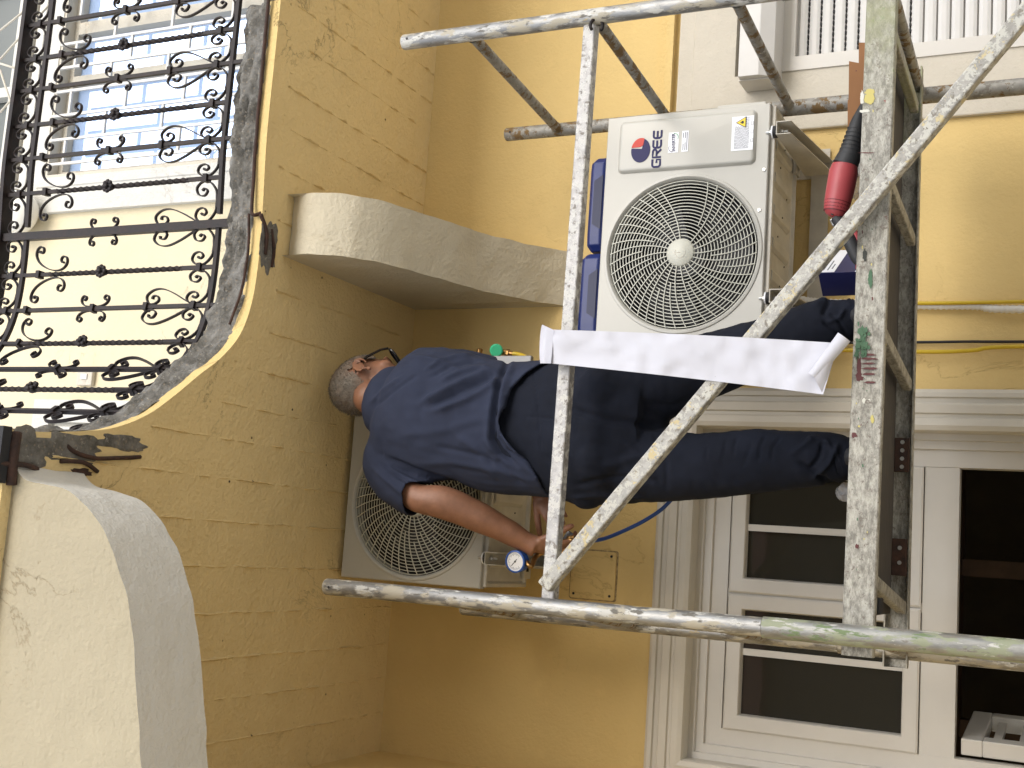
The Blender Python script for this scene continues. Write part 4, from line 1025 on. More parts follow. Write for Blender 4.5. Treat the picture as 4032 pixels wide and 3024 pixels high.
# ------------------------------------------------------------------ the worker
per = thing('person', 'man in navy t-shirt and dark trousers seen from behind, reaching down to the gauges', 'person', (.45, 3.35, .53))
Fh = V((.60, .56, -.57)).normalized(); Uh = (V((.30, .30, .86))-Fh*V((.30, .30, .86)).dot(Fh)).normalized(); Rh = Fh.cross(Uh).normalized()
HC = V((.492, 3.385, 2.168)); HS = 1.13
def H(r, f_, u): return HC+(Rh*r+Fh*f_+Uh*u)*HS
HM = Matrix((Rh, Fh, Uh)).transposed()
body = MB()
def eb(c, r): body.blob(c, tuple(q*HS for q in r), rot=HM, nu=22, nv=14)
eb(H(0, -.012, .022), (.076, .096, .086)); eb(H(0, .035, -.02), (.064, .062, .085)); eb(H(0, .045, -.065), (.048, .045, .045))
eb(H(0, .10, -.02), (.013, .020, .028)); eb(H(0, .082, .012), (.05, .016, .014)); eb(H(0, .088, -.058), (.026, .012, .007)); eb(H(0, .085, -.070), (.022, .012, .006)); eb(H(0, .082, -.098), (.024, .018, .016))
for s in (-1, 1):
    eb(H(s*.032, .078, .0), (.014, .012, .011)); eb(H(s*.045, .055, -.03), (.022, .025, .02))
    # ear: rim, bowl and lobe
    ea = []
    for i in range(15):
        a = math.radians(-70+i*20); ea.append(H(s*(.078+.012*abs(math.sin(a*.5))), -.006-.018*math.cos(a)*(1 if True else 1), -.014+.031*math.sin(a)))
    body.tube(ea, .0045, 8); eb(H(s*.079, -.008, -.010), (.0055, .016, .028)); eb(H(s*.078, .006, -.044), (.006, .008, .010))
body.tube([H(0, -.025, 0), H(0, -.03, -.06), V((.435, 3.345, 2.075)), V((.40, 3.335, 1.98))], [.060, .056, .062, .085], 24)
# trunk and legs inside the clothes
def loft(tab, n=36, exp=2.2, zs=None, mb=None, pad=0):
    tab = sorted(tab); rs = []
    z = tab[0][0]
    zz = zs or [tab[0][0]+(tab[-1][0]-tab[0][0])*i/28 for i in range(29)]
    for z in zz:
        xc, hw, yc, hd = interp(tab, z); r = []
        for j in range(n):
            a = 2*PI*j/n; c_, s_ = math.cos(a), math.sin(a)
            r.append(V((xc+(hw-pad)*math.copysign(abs(c_)**(2/exp), c_), yc+(hd-pad)*math.copysign(abs(s_)**(2/exp), s_), z)))
        rs.append(r)
    mb.rings(rs)
TOR = [(1.44, .358, .207, 3.335, .150), (1.50, .356, .205, 3.335, .146), (1.60, .354, .201, 3.335, .138), (1.68, .360, .203, 3.335, .136), (1.76, .379, .203, 3.335, .138), (1.86, .392, .212, 3.335, .138), (1.94, .388, .216, 3.335, .128), (2.00, .375, .195, 3.335, .11)]
PEL = [(1.15, .365, .21, 3.325, .13), (1.20, .362, .222, 3.322, .15), (1.27, .352, .216, 3.318, .156), (1.35, .340, .216, 3.322, .150), (1.45, .355, .204, 3.33, .138), (1.56, .355, .192, 3.335, .128), (1.64, .357, .188, 3.335, .122)]
LL = [(.575, .291, .050, 3.315, .056), (.605, .291, .064, 3.315, .066), (.644, .288, .072, 3.312, .075), (.70, .284, .077, 3.31, .080), (.757, .280, .082, 3.31, .085), (.842, .275, .090, 3.312, .090), (.93, .263, .092, 3.31, .092), (1.02, .253, .094, 3.305, .097), (1.10, .256, .106, 3.31, .108), (1.20, .262, .118, 3.315, .128), (1.26, .27, .115, 3.32, .13)]
RL = [(.575, .684, .046, 3.37, .052), (.60, .682, .058, 3.37, .062), (.64, .668, .070, 3.368, .074), (.68, .662, .080, 3.365, .08), (.72, .648, .083, 3.36, .085), (.77, .628, .080, 3.355, .085), (.856, .598, .086, 3.35, .09), (.96, .560, .094, 3.345, .098), (1.06, .524, .104, 3.34, .11), (1.13, .494, .112, 3.335, .12), (1.22, .47, .113, 3.33, .13), (1.28, .46, .11, 3.325, .13)]
loft(TOR, mb=body, pad=.04); loft([q for q in PEL if q[0] > 1.22], mb=body, pad=.05); loft([q for q in LL if q[0] < 1.15], mb=body, pad=.045); loft([q for q in RL if q[0] < 1.15], mb=body, pad=.045)
body.blob((.38, 3.345, 1.99), (.15, .065, .07)); 
# arms
def limb(mb, pts, rads, n=22):
    P = catmull(pts, 8); R_ = []
    for i in range(len(rads)-1):
        for k in range(8): t = k/8; t = t*t*(3-2*t); R_.append(rads[i]+(rads[i+1]-rads[i])*t)
    R_.append(rads[-1]); mb.tube(P, R_, n)
WL = V((.010, 3.420, 1.572)); WRr = V((.190, 3.50, 1.575))
limb(body, [(.235, 3.335, 2.02), (.150, 3.292, 1.945), (.122, 3.274, 1.88), (.112, 3.29, 1.795), (.080, 3.335, 1.71), (.042, 3.385, 1.63), WL, WL+V((-.012, .012, -.03))], [.040, .040, .045, .052, .048, .039, .032, .034])
limb(body, [(.545, 3.36, 1.93), (.555, 3.45, 1.83), (.53, 3.53, 1.74), (.44, 3.54, 1.67), (.30, 3.52, 1.61), WRr, WRr+V((-.03, -.005, -.012))], [.045, .045, .045, .046, .040, .030, .031])
def hand(w_, d, nrm, side, curl, thumb_curl=.6, s=1.0, spread=.10):
    """w_ wrist, d towards the fingers, nrm out of the back of the hand, side towards the thumb"""
    d = V(d).normalized(); nrm = (V(nrm)-d*V(nrm).dot(d)).normalized(); sd_ = d.cross(nrm).normalized()
    if sd_.dot(V(side)) < 0: sd_ = -sd_
    L = .088*s
    M_ = Matrix((sd_, nrm, d)).transposed()
    body.blob(w_+d*L*.55, (.040*s, .0155*s, .052*s), rot=M_, nu=18, nv=12); body.blob(w_+d*L*.25+sd_*.016-nrm*.006, (.020*s, .015*s, .034*s), rot=M_, nu=14, nv=10)
    body.blob(w_+d*.01, (.028*s, .020*s, .03*s), rot=M_, nu=14, nv=10)
    for k, (off, ln, r_, extra) in enumerate(((.029, .073, .0088, 0), (.010, .081, .0092, .1), (-.010, .075, .0088, .16), (-.028, .060, .0076, .28))):
        base = w_+d*(L*.92-abs(off-.008)*.18)+sd_*off*s; ang = .22; p = base-d*.018; pts = [p, base]; rr = [r_*1.05, r_*1.08]
        for seg in (.44, .31, .25):
            ang += (curl+extra)*(.55 if seg == .44 else .85); dirv = d*math.cos(ang)-nrm*math.sin(ang)+sd_*spread*off*8
            for h_ in (.5, 1): pts.append(pts[-1]+dirv.normalized()*ln*seg*s*.5); rr.append(r_*(1-.07*len(pts)/3))
        rr[-1] *= .75
        body.tube(pts, rr, 12); body.blob(pts[-1], (rr[-1]*.98,)*3, nu=10, nv=8)
    base = w_+d*L*.22+sd_*.030*s-nrm*.004; ang = .25; pts = [w_+d*L*.10+sd_*.014, base]; rr = [.013, .0125]
    for seg in (.045, .032, .025):
        ang += thumb_curl*.3; dirv = d*math.cos(.7-ang*.4)+sd_*math.sin(.7-ang*.4)*.9-nrm*math.sin(ang)*.8
        pts.append(pts[-1]+dirv.normalized()*seg*s); rr.append(.0112 if seg > .03 else .0095)
    body.tube(pts, rr, 12); body.blob(pts[-1], (.0095,)*3, nu=10, nv=8)
hand(WL+V((-.008, .010, -.028)), (-.10, .30, -1), (-.75, -.6, 0), (1, -.4, -.2), .62)
hand(WRr+V((-.02, -.004, -.008)), (-.75, -.10, -.62), (.35, -.9, -.15), (-.3, .1, 1), .55, .5)
me = fuse(body, .0046, 4, .5)
bo_ = link(me, 'body', SKIN, per, smooth=True, o0=V(per['_org']));
for v in me.vertices: v.co -= V(per['_org'])
# hair: close-cropped cap with short bristles
hm = MB(); nu_, nv_ = 90, 60; rr0 = (.0815, .1015, .0915)
def inhair(r, f_, u): 
    if u < -.082+.02*noise.noise(V((r*30, f_*30, 0))): return False
    if f_ > .050+.5*max(0, u-.035)+.012*noise.noise(V((r*40, u*40, 2))): return False
    if abs(r) > .045 and u < .010+.005*noise.noise(V((f_*60, u*60, 1))) and f_ > -.040+.25*(-u): return False
    return True
grid = {}
for i in range(nv_+1):
    for j in range(nu_):
        a = PI*i/nv_; t = 2*PI*j/nu_; l = (rr0[0]*math.sin(a)*math.cos(t), rr0[1]*math.sin(a)*math.sin(t)-.012, rr0[2]*math.cos(a)+.022)
        ns = .0035*noise.noise(V(l)*60); l = (l[0]*(1+ns*8), l[1]+ns, l[2]+ns)
        # the back of the head runs down into the neck
        if l[2] < -.02 and l[1] < 0: l = (l[0]*1.0, l[1]*(1-.0), l[2])
        grid[(i, j)] = l
vid = {}
def gv(i, j):
    j %= nu_
    if (i, j) not in vid: vid[(i, j)] = len(hm.v); hm.v.append(H(*grid[(i, j)]))
    return vid[(i, j)]
rnd = random.Random(11)
for i in range(nv_):
    for j in range(nu_):
        l = grid[(i, j)]
        if inhair(*l): hm.f.append((gv(i, j), gv(i+1, j), gv(i+1, j+1), gv(i, j+1)))
for _ in range(9000):
    a = math.acos(rnd.uniform(-1, 1)); t = rnd.uniform(0, 2*PI); l = V((rr0[0]*math.sin(a)*math.cos(t), rr0[1]*math.sin(a)*math.sin(t)-.012, rr0[2]*math.cos(a)+.022))
    if not inhair(*l): continue
    nn = V((l.x/rr0[0]**2, (l.y+.012)/rr0[1]**2, (l.z-.022)/rr0[2]**2)).normalized(); tip = l+nn*rnd.uniform(.002, .006)+V((rnd.gauss(0, .0015), -.002+rnd.gauss(0, .0015), -.003+rnd.gauss(0, .0015)))
    sdv = nn.cross(V((rnd.gauss(0, 1), rnd.gauss(0, 1), rnd.gauss(0, 1)))).normalized()*.0007
    k = len(hm.v); hm.v += [H(*(l-sdv)), H(*(l+sdv)), H(*tip)]; hm.f.append((k, k+1, k+2))
def hair_mat():
    mt, n, b_ = nodes('cropped_grey_hair'); v = mapped(n)
    c = mixc(n, ramp(n, noisen(n, v, 9, 3, .5), .4, .62), (.17, .105, .07), (.16, .14, .115))
    c = mixc(n, ramp(n, noisen(n, v, 260, 3, .7), .40, .72, (0, 0, 0), (.7, .7, .7)), c, (.30, .265, .22)); c = mixc(n, ramp(n, noisen(n, v, 310, 2, .7), .5, .7, (0, 0, 0), (.6, .6, .6)), c, (.05, .04, .03))
    n.links.new(c, b_.inputs['Base Color']); b_.inputs['Roughness'].default_value = .8; bumpn(n, b_, noisen(n, v, 260, 3), .8, .003); return mt
hm.build('hair', hair_mat(), per, smooth=False)
# glasses
b = MB()
b.tube([H(.080, -.022, -.012), H(.082, -.008, .004), H(.082, .03, .010), H(.080, .075, .008), H(.074, .098, .002)], 0, ref=tuple(Uh), prof=[(-.002, -.005), (.002, -.005), (.002, .005), (-.002, .005)])
b.tube([H(.080, -.022, -.012), H(.076, -.030, -.026)], .0022, 8)
b.tube([H(-.080, -.02, -.01), H(-.082, .03, .010), H(-.080, .075, .008), H(-.074, .098, .002)], .003, 8)
for s in (1, -1):
    pts = [H(s*(.042+.030*math.cos(a)), .110-.010*(math.cos(a)*.5+.5), -.008+.021*math.sin(a)) for a in [2*PI*i/20 for i in range(21)]]; b.tube(pts, .004, 8)
b.tube([H(-.012, .115, .0), H(.012, .115, .0)], .003, 8)
gl_ = b.build('glasses', GLS, per, smooth='auto')
b = MB()
for s in (1, -1): b.quad(*[H(s*(.042+.030*math.cos(a)), .110-.010*(math.cos(a)*.5+.5), -.008+.021*math.sin(a)) for a in [2*PI*i/20 for i in range(20)]])
b.build('lens', mat('dark_lens', (.02, .02, .025), .1), gl_)
# t-shirt
sh = MB()
loft(TOR, mb=sh, pad=-.004)
ty = Matrix.Rotation(math.radians(15), 3, 'Y')
sh.blob((.385, 3.335, 1.985), (.195, .118, .105), rot=ty, nu=28, nv=18)
sh.blob((.40, 3.285, 1.90), (.185, .10, .15), nu=28, nv=18); sh.blob((.385, 3.285, 1.80), (.17, .10, .14), nu=28, nv=18)
sh.blob((.432, 3.335, 2.058), (.118, .09, .08), rot=ty, nu=24, nv=14)
limb(sh, [(.30, 3.335, 2.02), (.232, 3.332, 2.035), (.178, 3.305, 1.985), (.140, 3.285, 1.93), (.122, 3.272, 1.87)], [.085, .086, .079, .066, .062], 26)
limb(sh, [(.47, 3.35, 1.95), (.530, 3.37, 1.925), (.545, 3.43, 1.85), (.54, 3.50, 1.77)], [.08, .078, .073, .068], 26)
me = fuse(sh, .0052, 8, .5)
Sf = lambda *p: list(p)
zz = lambda L_: [(823+.1984*x, 713+.1984*y) for x, y in L_]
lines = [
 (zz([(420, 800), (700, 650), (960, 530), (1220, 430)]), .010, 7), (zz([(560, 880), (900, 770), (1150, 640), (1310, 520)]), .009, 7),
 (zz([(500, 850), (760, 730), (1000, 610), (1240, 500)]), -.007, 6), (zz([(470, 440), (640, 350), (820, 290), (1000, 270)]), .007, 4.5), (zz([(520, 520), (720, 410), (900, 360), (1080, 340)]), -.006, 4.5), (zz([(640, 560), (840, 460), (1050, 410), (1200, 400)]), .006, 5),
 (zz([(1400, 300), (1310, 480), (1260, 700), (1225, 950), (1215, 1180), (1300, 1330), (1480, 1470)]), -.016, 6.5),
 (zz([(1440, 380), (1370, 560), (1330, 800), (1330, 1050), (1430, 1250), (1620, 1420)]), .012, 8), (zz([(1330, 420), (1250, 620), (1190, 900), (1170, 1200), (1260, 1450), (1500, 1620)]), .008, 8),
 (zz([(1240, 1120), (1350, 1300), (1560, 1420), (1700, 1560)]), -.010, 5), (zz([(1180, 1300), (1330, 1500), (1560, 1680)]), -.006, 6), (zz([(820, 1150), (1020, 1280), (1150, 1480), (1300, 1620)]), .005, 9),
 (zz([(100, 1400), (350, 1520), (700, 1640), (1000, 1760)]), -.010, 5), ([(835, 1000), (900, 1030), (990, 1044)], -.007, 5), ([(805, 1010), (850, 1050), (892, 1085)], .006, 5), ([(820, 1000), (862, 1030), (900, 1050)], -.006, 4), ([(800, 870), (830, 842), (870, 812)], .005, 4), ([(808, 880), (850, 845), (900, 810)], -.004, 4),
 ([(880, 770), (930, 775), (1000, 800)], .005, 5), ([(900, 1000), (980, 1000), (1080, 1015), (1150, 1040)], .004, 8), ([(940, 965), (1040, 985), (1120, 1025)], -.005, 7), ([(860, 940), (960, 930), (1050, 900)], .003, 10)]
folds(me, [(a_, b_*1.5, c_) for a_, b_, c_ in lines], lambda p: .0022*noise.noise(p*11)+.0011*noise.noise(p*34)+.0016*noise.noise(V((p.x*40, p.y*40, p.z*14))))
hemt = [(.10, 1.448), (.15, 1.45), (.20, 1.458), (.241, 1.483), (.281, 1.524), (.322, 1.566), (.358, 1.576), (.401, 1.558), (.457, 1.553), (.507, 1.518), (.55, 1.474), (.60, 1.462)]
bm = bmesh.new(); bm.from_mesh(me)
def hz(p): return interp(hemt, p.x)[0] if p.y < 3.36 else 1.46
kill = [f for f in bm.faces if f.calc_center_median().z < hz(f.calc_center_median())]
sdir = V((-.06, -.03, -1)).normalized(); sp_ = V((.128, 3.272, 1.903))
kill += [f for f in bm.faces if (f.calc_center_median()-sp_).dot(sdir) > 0 and (f.calc_center_median()-sp_).length < .088 and f.calc_center_median().x < .168 and f not in set(kill)]
bmesh.ops.delete(bm, geom=list(set(kill)), context='FACES')
for v in bm.verts:
    if v.is_boundary:
        if v.co.z < 1.62: v.co.z = hz(v.co)
        else: v.co -= sdir*(v.co-sp_).dot(sdir)
    elif v.co.y < 3.34 and v.co.z-hz(v.co) < .05:
        v.co.y -= .010*(1-(v.co.z-hz(v.co))/.05)
bmesh.ops.smooth_vert(bm, verts=[v for v in bm.verts if v.is_boundary], factor=.5, use_axis_x=True, use_axis_y=True, use_axis_z=True)
bm.to_mesh(me); bm.free()
for v in me.vertices: v.co -= V(per['_org'])
so_ = link(me, 't_shirt', SHIRT, per, smooth=True, o0=V(per['_org'])); sm = so_.modifiers.new('solid', 'SOLIDIFY'); sm.thickness = .0025; sm.offset = -1
# rib collar
b = MB(); cen = V((.474, 3.362, 2.092)); a1 = V((.088, .0, -.066)); a2 = V((.02, .078, .03)); nrm_ = a1.cross(a2).normalized(); 
if nrm_.z < 0: nrm_ = -nrm_
rs = []
for i in range(49):
    t = 2*PI*i/48; e = a1*math.cos(t)+a2*math.sin(t); c_ = cen+e; rad = e.normalized()
    rs.append([c_+nrm_*.010-rad*.004, c_+nrm_*.012, c_-nrm_*.012+rad*.010, c_-nrm_*.012+rad*.004])
b.rings(rs, cap=False); b.build('collar', SHIRT, so_, smooth=True)
# trousers
tr = MB(); loft(PEL, mb=tr); loft(LL, mb=tr); loft(RL, mb=tr)
tr.blob((.262, 3.29, 1.27), (.105, .13, .12), nu=24, nv=16); tr.blob((.445, 3.29, 1.27), (.105, .13, .12), nu=24, nv=16)
tr.blob((.16, 3.30, 1.33), (.045, .06, .05)); tr.blob((.372, 3.33, 1.19), (.075, .10, .085), nu=20, nv=14)
me = fuse(tr, .0054, 8, .5)
z6 = lambda L_: [(1444+.3472*x, 548.6+.3472*y) for x, y in L_]
lines = [(z6([(860, 1180), (920, 1150), (1000, 1180), (1060, 1280)]), .007, 5), (z6([(880, 1340), (940, 1260), (960, 1160)]), -.010, 4.5), (z6([(800, 1290), (900, 1350), (1000, 1450)]), -.008, 4.5), (z6([(900, 1400), (1000, 1300), (1060, 1180)]), .008, 5), (z6([(760, 1250), (840, 1190), (900, 1140)]), .006, 6), (z6([(960, 1390), (1010, 1430), (1060, 1440)]), -.008, 4), (z6([(1000, 1160), (1040, 1260), (1070, 1380)]), -.006, 3.5),
 (z6([(560, 1280), (570, 1200), (600, 1130)]), -.005, 2.6), (z6([(640, 1290), (650, 1200), (700, 1130)]), -.005, 2.6), (z6([(400, 1260), (410, 1180), (430, 1140)]), -.004, 2.4), (z6([(330, 1300), (350, 1200), (360, 1150)]), -.003, 2.4), (z6([(230, 1280), (240, 1200)]), -.003, 2.4), (z6([(460, 1330), (520, 1180)]), -.003, 3),
 (z6([(960, 380), (980, 330), (1000, 290)]), -.010, 4.5), (z6([(900, 320), (960, 290), (1000, 300)]), .006, 5), (z6([(980, 430), (1060, 400), (1100, 340)]), .006, 4), (z6([(960, 420), (1020, 470), (1080, 520)]), -.008, 4), (z6([(1000, 360), (1060, 420), (1110, 500)]), -.005, 3.5), (z6([(860, 560), (900, 620), (960, 590)]), -.004, 4),
 ([(1225, 880), (1300, 905), (1380, 915), (1430, 920)], -.009, 9), ([(1300, 1010), (1380, 985), (1450, 975)], .006, 10), ([(1240, 1050), (1330, 1030), (1430, 1040)], -.005, 7), ([(1230, 1075), (1290, 1070), (1400, 1075)], .005, 5), ([(1390, 870), (1450, 880), (1500, 860)], -.006, 8), ([(1480, 760), (1540, 770), (1600, 740)], -.004, 5), ([(1500, 800), (1560, 790), (1640, 740)], .004, 6),
 ([(1130, 900), (1180, 902), (1240, 905), (1320, 918)], -.003, 1.8), ([(1150, 800), (1160, 860), (1165, 930), (1172, 1000)], -.0025, 1.6), ([(1410, 930), (1440, 1000), (1440, 1060)], -.004, 5), ([(1340, 950), (1400, 1000), (1420, 1060)], .004, 7)]
folds(me, [(a_, b_*1.4, c_) for a_, b_, c_ in lines], lambda p: .0024*noise.noise(p*9)+.0012*noise.noise(p*30)+.0018*noise.noise(V((p.x*30, p.y*30, p.z*45))))
for v in me.vertices: v.co -= V(per['_org'])
tro = link(me, 'trousers', TROU, per, smooth=True, o0=V(per['_org']))
for (x, y, r_) in ((.291, 3.315, .052), (.684, 3.37, .048)):
    b = MB(); rs = []
    for i in range(9):
        z = .575+.0045*i; rs.append([V((x+(r_+.0025*(i % 2)+.0012*i)*math.cos(2*PI*j/28), y+(r_+.006+.0025*(i % 2)+.001*i)*math.sin(2*PI*j/28), z)) for j in range(28)])
    b.rings(rs); b.build('ankle_cuff', TROU, tro, smooth=True)
    b = MB(); b.rings([[V((x+hx*math.cos(2*PI*j/24)*(1), y+.055+cy_+hy*math.sin(2*PI*j/24), z)) for j in range(24)] for z, hx, hy, cy_ in ((.528, .048, .135, 0), (.545, .051, .14, 0), (.56, .05, .13, -.005), (.585, .043, .08, -.04), (.61, .036, .05, -.055))])
    b.build('shoe', SHOE, per, smooth='auto')

# ------------------------------------------------------------------ pressure gauge and hoses at his hands
def tube_thing(name, lab, cat, pts, r, mt_, n=6, group=None):
    b = MB(); b.tube(catmull(pts, n), r, 12); o = b.build(name, mt_, smooth=True); return tag(o, lab, cat, group)
gz = thing('pressure_gauge', 'round blue-rimmed pressure gauge with white dial held by the left hand', 'gauge', (-.06, 3.42, 1.58))
gc = on(1113, 1213, 3.40); gn = V((-.12, -.96, .10)).normalized(); gu = V((0, 0, 1)); gu = (gu-gn*gu.dot(gn)).normalized(); gs = gn.cross(gu)
def G(a, b_, c_): return gc+gs*a+gu*b_+gn*c_
def disc(bb, r_, c0, c1, n=36): bb.rings([[G(r_*math.cos(2*PI*i/n), r_*math.sin(2*PI*i/n), c_) for i in range(n)] for c_ in (c0, c1)])
b = MB(); 
for r0_, r1_, c0, c1 in ((.034, .034, -.028, .004),): b.rings([[G(r_*math.cos(2*PI*i/36), r_*math.sin(2*PI*i/36), c_) for i in range(36)] for r_, c_ in ((.028, -.03), (.034, -.026), (.0345, .002), (.030, .004), (.030, -.001))])
b.build('rim', mat('gauge_blue_rubber', (.012, .07, .30), .5), gz, smooth='auto')
b = MB(); disc(b, .0298, -.004, .0005); dl = b.build('dial', mat('gauge_dial_white', (.72, .72, .72), .25, coat=.6), gz)
b = MB()
for i in range(28):
    a = math.radians(-40+i*260/27); r1_ = .021 if i % 3 else .018
    b.tube([G(r1_*math.cos(a), r1_*math.sin(a), .0009), G(.0255*math.cos(a), .0255*math.sin(a), .0009)], .00045, 4)
b.tube([G(-.008, -.006, .0014), G(.013, .012, .0014)], .0009, 4); b.tube([G(0, 0, .0008), G(0, 0, .0022)], .003, 10); b.build('needle', BLK, dl)
mfp = [G(0, -.03, -.015), G(.012, -.05, -.012), on(1160, 1200, 3.45), on(1200, 1182, 3.47)]
b = MB(); b.tube(catmull(mfp, 5), .008, 12); b.build('brass_stem', BRASS, gz, smooth=True)
mf = thing('gauge_manifold', 'brass gauge manifold behind the rail below his hands', 'manifold', tuple(on(1215, 1172, 3.47)))
b = MB(); p = on(1205, 1195, 3.46); q = on(1235, 1150, 3.47); b.bar(p, q, .022, .022); b.build('manifold_block', mat('dark_aluminium', (.16, .16, .16), .4, metal=.6), mf, bevel=.002)
b = MB()
for px, py in ((1214, 1170), (1226, 1163), (1208, 1190)): c_ = on(px, py, 3.45); b.tube([c_, c_+V((.003, -.004, -.026))], .008, 8); b.tube([c_+V((0, 0, -.008)), c_+V((0, 0, -.016))], .010, 6)
b.build('brass_fitting', BRASS, mf, smooth='auto')
tube_thing('blue_hose', 'blue hose curving from the manifold behind the left leg', 'hose', [on(1228, 1168, 3.48), on(1290, 1167, 3.55), on(1340, 1150, 3.62), on(1400, 1120, 3.66), on(1445, 1085, 3.68), on(1490, 1020, 3.68), on(1470, 950, 3.68), on(1425, 918, 3.68), on(1380, 890, 3.68), on(1300, 850, 3.68)], .0065, BHOSE)
kn = thing('service_valve', 'green-capped service valve on the side of the upper unit', 'valve', tuple(on(1072, 757, 3.72)))
c_ = on(1072, 757, 3.70); vd = (-c_).normalized()
b = MB(); b.tube([c_, c_+vd*.016, c_+vd*.02], [.023, .023, .019], 28); b.build('green_knob', GKNOB, kn, smooth='auto')
b = MB(); b.tube([on(1084, 760, 3.72), on(1094, 762, 3.72)], .010, 8); b.tube([on(1094, 762, 3.72), on(1100, 763, 3.72)], .013, 6); b.tube([on(1100, 763, 3.72), on(1108, 764, 3.72)], .008, 10); b.build('brass_coupling', BRASS, kn, smooth='auto')
b = MB(); c2_ = on(1036, 760, 3.74); b.tube([c2_+V((-.03, 0, 0)), c2_+V((.008, 0, 0)), c2_+V((.012, 0, 0))], [.010, .011, .007], 14); b.build('brass_cap', BRASS, kn, smooth='auto')
tube_thing('yellow_hose', 'short yellow hose bending from the green valve behind the shirt', 'hose', [on(1106, 764, 3.72), on(1118, 765, 3.72), on(1134, 771, 3.71), on(1150, 784, 3.68), on(1165, 810, 3.62)], .0075, YHOSE)
b = MB(); p0_ = on(1068, 768, 3.66); b.box((p0_.x-.06, 3.64, 1.70), (p0_.x-.004, 3.66, 1.885)); tag(b.build('valve_shield', mat('grey_steel', (.22, .22, .22), .45, metal=.4), bevel=.003), 'small grey steel plate below the green-capped valve', 'plate')
# conduit and cables down the wall
b = MB(); P = [on(1700, 640, 3.9), on(1760, 652, 3.95), on(1860, 656, 3.975), on(1995, 660, 3.975), on(2110, 661, 3.975), on(2212, 668, 3.97), V((.82, 3.97, -.6)), V((.82, 3.97, -1.6))]
Pc = catmull(P, 60); 
dense = [Pc[0]]
for p in Pc[1:]:
    if (p-dense[-1]).length > .0038: dense.append(p)
b.tube(dense, [.0125+.0016*math.cos(i*PI*.66) for i in range(len(dense))], 14); tag(b.build('corrugated_conduit', COND, smooth=True), 'white ribbed conduit running down the wall below the logo unit', 'conduit')
tube_thing('yellow_cable', 'yellow cable lying on the white ribbed conduit', 'cable', [on(1900, 654.5, 3.955), on(2000, 655, 3.957), on(2090, 654, 3.958), on(2230, 651, 3.96), V((.85, 3.96, -.7)), V((.85, 3.96, -1.6))], .0062, YHOSE)
tube_thing('black_cable', 'thin black cable on the yellow wall between the two yellow ones', 'cable', [on(1700, 742, 3.98), on(1900, 740, 3.985), on(2010, 739, 3.985), on(2100, 738, 3.985), on(2230, 738, 3.985), V((.724, 3.985, -.8)), V((.72, 3.985, -1.6))], .0045, BLKC)
tube_thing('yellow_cable', 'yellow cable nearest the white window casing', 'cable', [on(1700, 752, 3.97), on(1850, 757, 3.97), on(2010, 760, 3.97), on(2100, 757, 3.97), on(2230, 748, 3.97), V((.70, 3.97, -.8)), V((.70, 3.97, -1.6))], .0068, YHOSE)

# ------------------------------------------------------------------ things lying on the deck
dr = thing('hammer_drill', 'red and black hammer drill lying on the scaffold deck', 'drill', (1.1, 3.2, .53))
YD = 3.17
sp = [on(1869, 222, YD), on(1856, 249, YD), on(1849, 280, YD), on(1842, 309, YD), on(1836, 335, YD), on(1825, 358, YD)]
b = MB(); b.tube([sp[0], sp[1], sp[1].lerp(sp[2], .5), sp[2], sp[3], sp[4], sp[5]], [.010, .013, .019, .022, .025, .031, .034], 22); fr = b.build('front_grip', DBLK, dr, smooth='auto')
b = MB()
for i in range(7): q = sp[2].lerp(sp[4], i/6); d_ = (sp[4]-sp[2]).normalized(); r_ = .022+.0085*i/6; b.tube([q-d_*.0018, q+d_*.0018], r_+.0012, 22)
b.build('grip_ring', DBLK, fr, smooth='auto')
hp = [on(1825, 358, YD), on(1822, 372, YD), on(1815, 410, YD), on(1809, 438, YD), on(1805, 455, YD), on(1801, 466, YD), on(1799, 470, YD)]
b = MB(); b.tube(hp, [.034, .038, .037, .035, .032, .023, .009], 24); hs = b.build('motor_housing', DRED, dr, smooth='auto')
b = MB()
for i in range(4):
    q = hp[3].lerp(hp[4], i/2.6); d_ = (hp[4]-hp[3]).normalized(); b.tube([q-d_*.0012, q+d_*.0012], .0352-.0012*i, 22)
b.build('air_slot', mat('drill_red_dark', (.12, .01, .015), .6), hs)
b = MB(); b.tube([hp[5]+V((0, -.018, 0)), hp[5]+V((0, -.022, 0))], .004, 8); b.build('bolt_hole', DARK, hs)
b = MB(); b.tube([on(1806, 470, YD), on(1822, 492, YD), on(1838, 525, YD), on(1852, 556, YD), on(1864, 572, YD)], [.016, .017, .019, .018, .016], 18); hd = b.build('handle', DBLK, dr, smooth='auto')
b = MB(); b.tube([on(1845, 500, YD), on(1860, 530, YD)], .008, 8); b.build('trigger', DRED, hd, smooth='auto'); b = MB(); b.tube([on(1850, 574, YD), on(1862, 576, YD)], .010, 10); b.build('handle_end', DRED, hd, smooth='auto')
b = MB(); b.tube([on(1798, 474, YD+.02), on(1804, 486, YD+.02)], .008, 10); b.build('side_screw', ZINC, hd, smooth='auto')
def baggy(cx, cy, rx, rz, Y, lab, seed):
    c_ = on(cx, cy, Y); b = MB(); b.blob(c_, (rx, .03, rz), nu=40, nv=26)
    for i, p in enumerate(b.v):
        n1 = noise.noise(V((p.x*22, p.y*22, p.z*22+seed))); n2 = abs(noise.noise(V((p.x*50, p.y*50, p.z*50+seed)))); d_ = (p-c_); b.v[i] = c_+d_*(1+.45*n1-.5*n2)
    mt_ = MATS.get('clear_plastic') 
    if not mt_:
        mt_ = mat('clear_plastic', (.85, .87, .92), .12, spec=.9); q = mt_.node_tree.nodes['Principled BSDF']; q.inputs['Alpha'].default_value = .38
    return tag(b.build('plastic_bag', mt_), lab, 'bag', 'clear plastic bags on the deck')
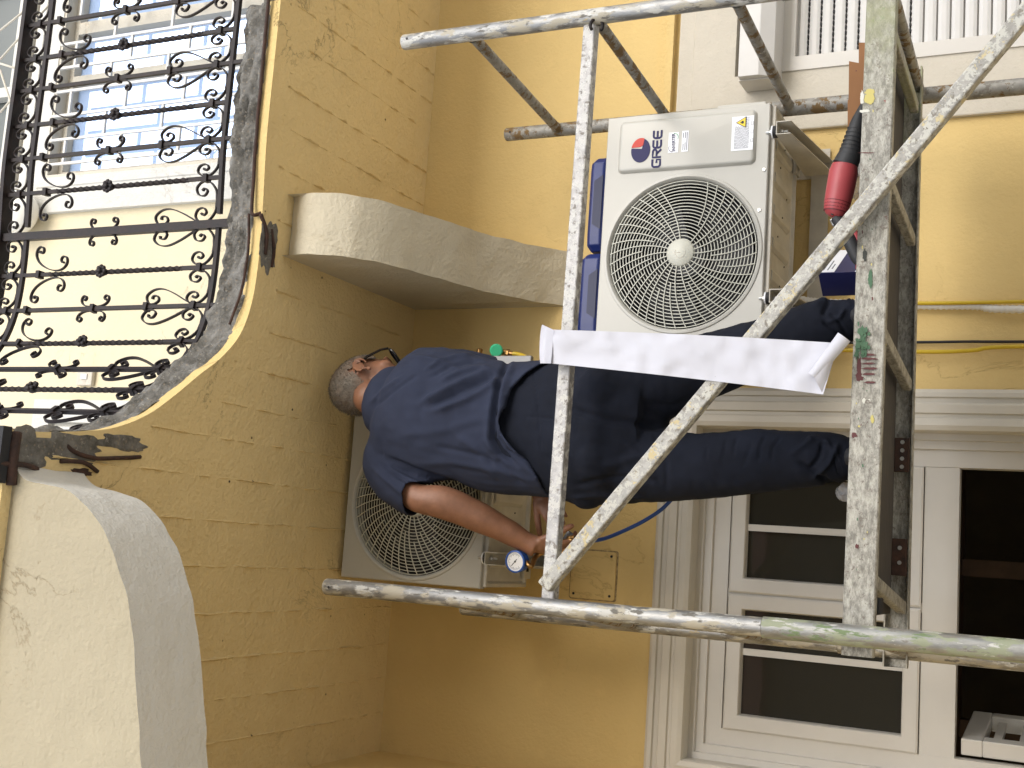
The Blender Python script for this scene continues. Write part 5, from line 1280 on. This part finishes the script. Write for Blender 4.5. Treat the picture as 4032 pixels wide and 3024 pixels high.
baggy(1853, 375, .075, .028, 3.22, 'crumpled clear plastic bag under the drill body', 1.0)
baggy(1830, 1062, .022, .032, 3.42, 'clear plastic bag beside the worker\'s left ankle', 5.0)
cd = thing('cardboard_sheet', 'folded brown cardboard standing on the deck beside the upright', 'cardboard', (1.4, 3.45, .53))
b = MB(); pts = [(1875, 92), (1857, 92), (1855, 96), (1855, 136), (1834, 132), (1833, 215), (1831, 216), (1831, 310), (1875, 310)]
b.prism([on(x, y, 3.42) for x, y in pts], (0, .004, 0)); b.build('panel', CARD, cd)
b = MB(); b.prism([on(x, y, 3.414) for x, y in ((1875, 92), (1855, 92), (1855, 310), (1875, 310))], (0, .0035, 0)); b.build('folded_edge', CARD, cd)
bx_ = thing('carton', 'small navy carton with a white label standing on the deck under the logo unit', 'carton', tuple(on(1850, 592, 3.36)))
K = on(1767, 590, 3.36); KA = onz(1796, 550, K.z); KB = onz(1777, 640, K.z); zb_ = .527
KA = K+(KA-K)*1.25; DN = V((0, 0, zb_-K.z)); KC = KA+(KB-K)
b = MB(); b.prism([K, KA, KC, KB], DN); ct = b.build('box', BOXB, bx_, bevel=.001)
def facepatch(A_, B2, u0, u1, v0, v1, mt_, name, par, t=.0006):
    e = (B2-A_); n_ = e.cross(DN).normalized()
    if n_.y > 0: n_ = -n_
    b = MB(); b.prism([A_+e*u+DN*v+n_*.0002 for u, v in ((u0, v0), (u1, v0), (u1, v1), (u0, v1))], n_*t); return b.build(name, mt_, par), n_
facepatch(K, KA, .02, .98, .0, .26, STICK, 'white_label', ct)
pA, nA = facepatch(K, KA, .0, .9, .60, .86, STICK, 'white_band', ct); pB, nB = facepatch(K, KB, .0, .42, .62, .84, STICK, 'white_band', ct)
text('ER', .028, TEAL, pA, 'lettering', K+(KA-K)*.22+DN*.73+nA*.0012, (KA-K), (0, 0, 1), bold=.0004); text('SS', .028, TEAL, pB, 'lettering', K+(KB-K)*.22+DN*.73+nB*.0012, -(KB-K), (0, 0, 1), bold=.0004)
pb_ = facepatch(K, KA, .1, .6, .05, .07, INK, 'print', ct, .0009); facepatch(K, KA, .1, .5, .12, .14, INK, 'print', ct, .0009); facepatch(K, KA, .15, .35, .18, .20, INK, 'print', ct, .0009)
cn = thing('red_canister', 'small red and white canister behind the drill handle', 'canister', tuple(on(1850, 540, 3.5)))
c_ = on(1840, 541, 3.5); b = MB(); b.tube([(c_.x, 3.5, .527), (c_.x, 3.5, .63)], .022, 20); b.build('can', STICK, cn, smooth='auto'); b = MB(); b.tube([(c_.x, 3.5, .56), (c_.x, 3.5, .615)], .0226, 20); b.build('label_band', mat('label_red', (.6, .03, .02), .35), cn, smooth='auto')
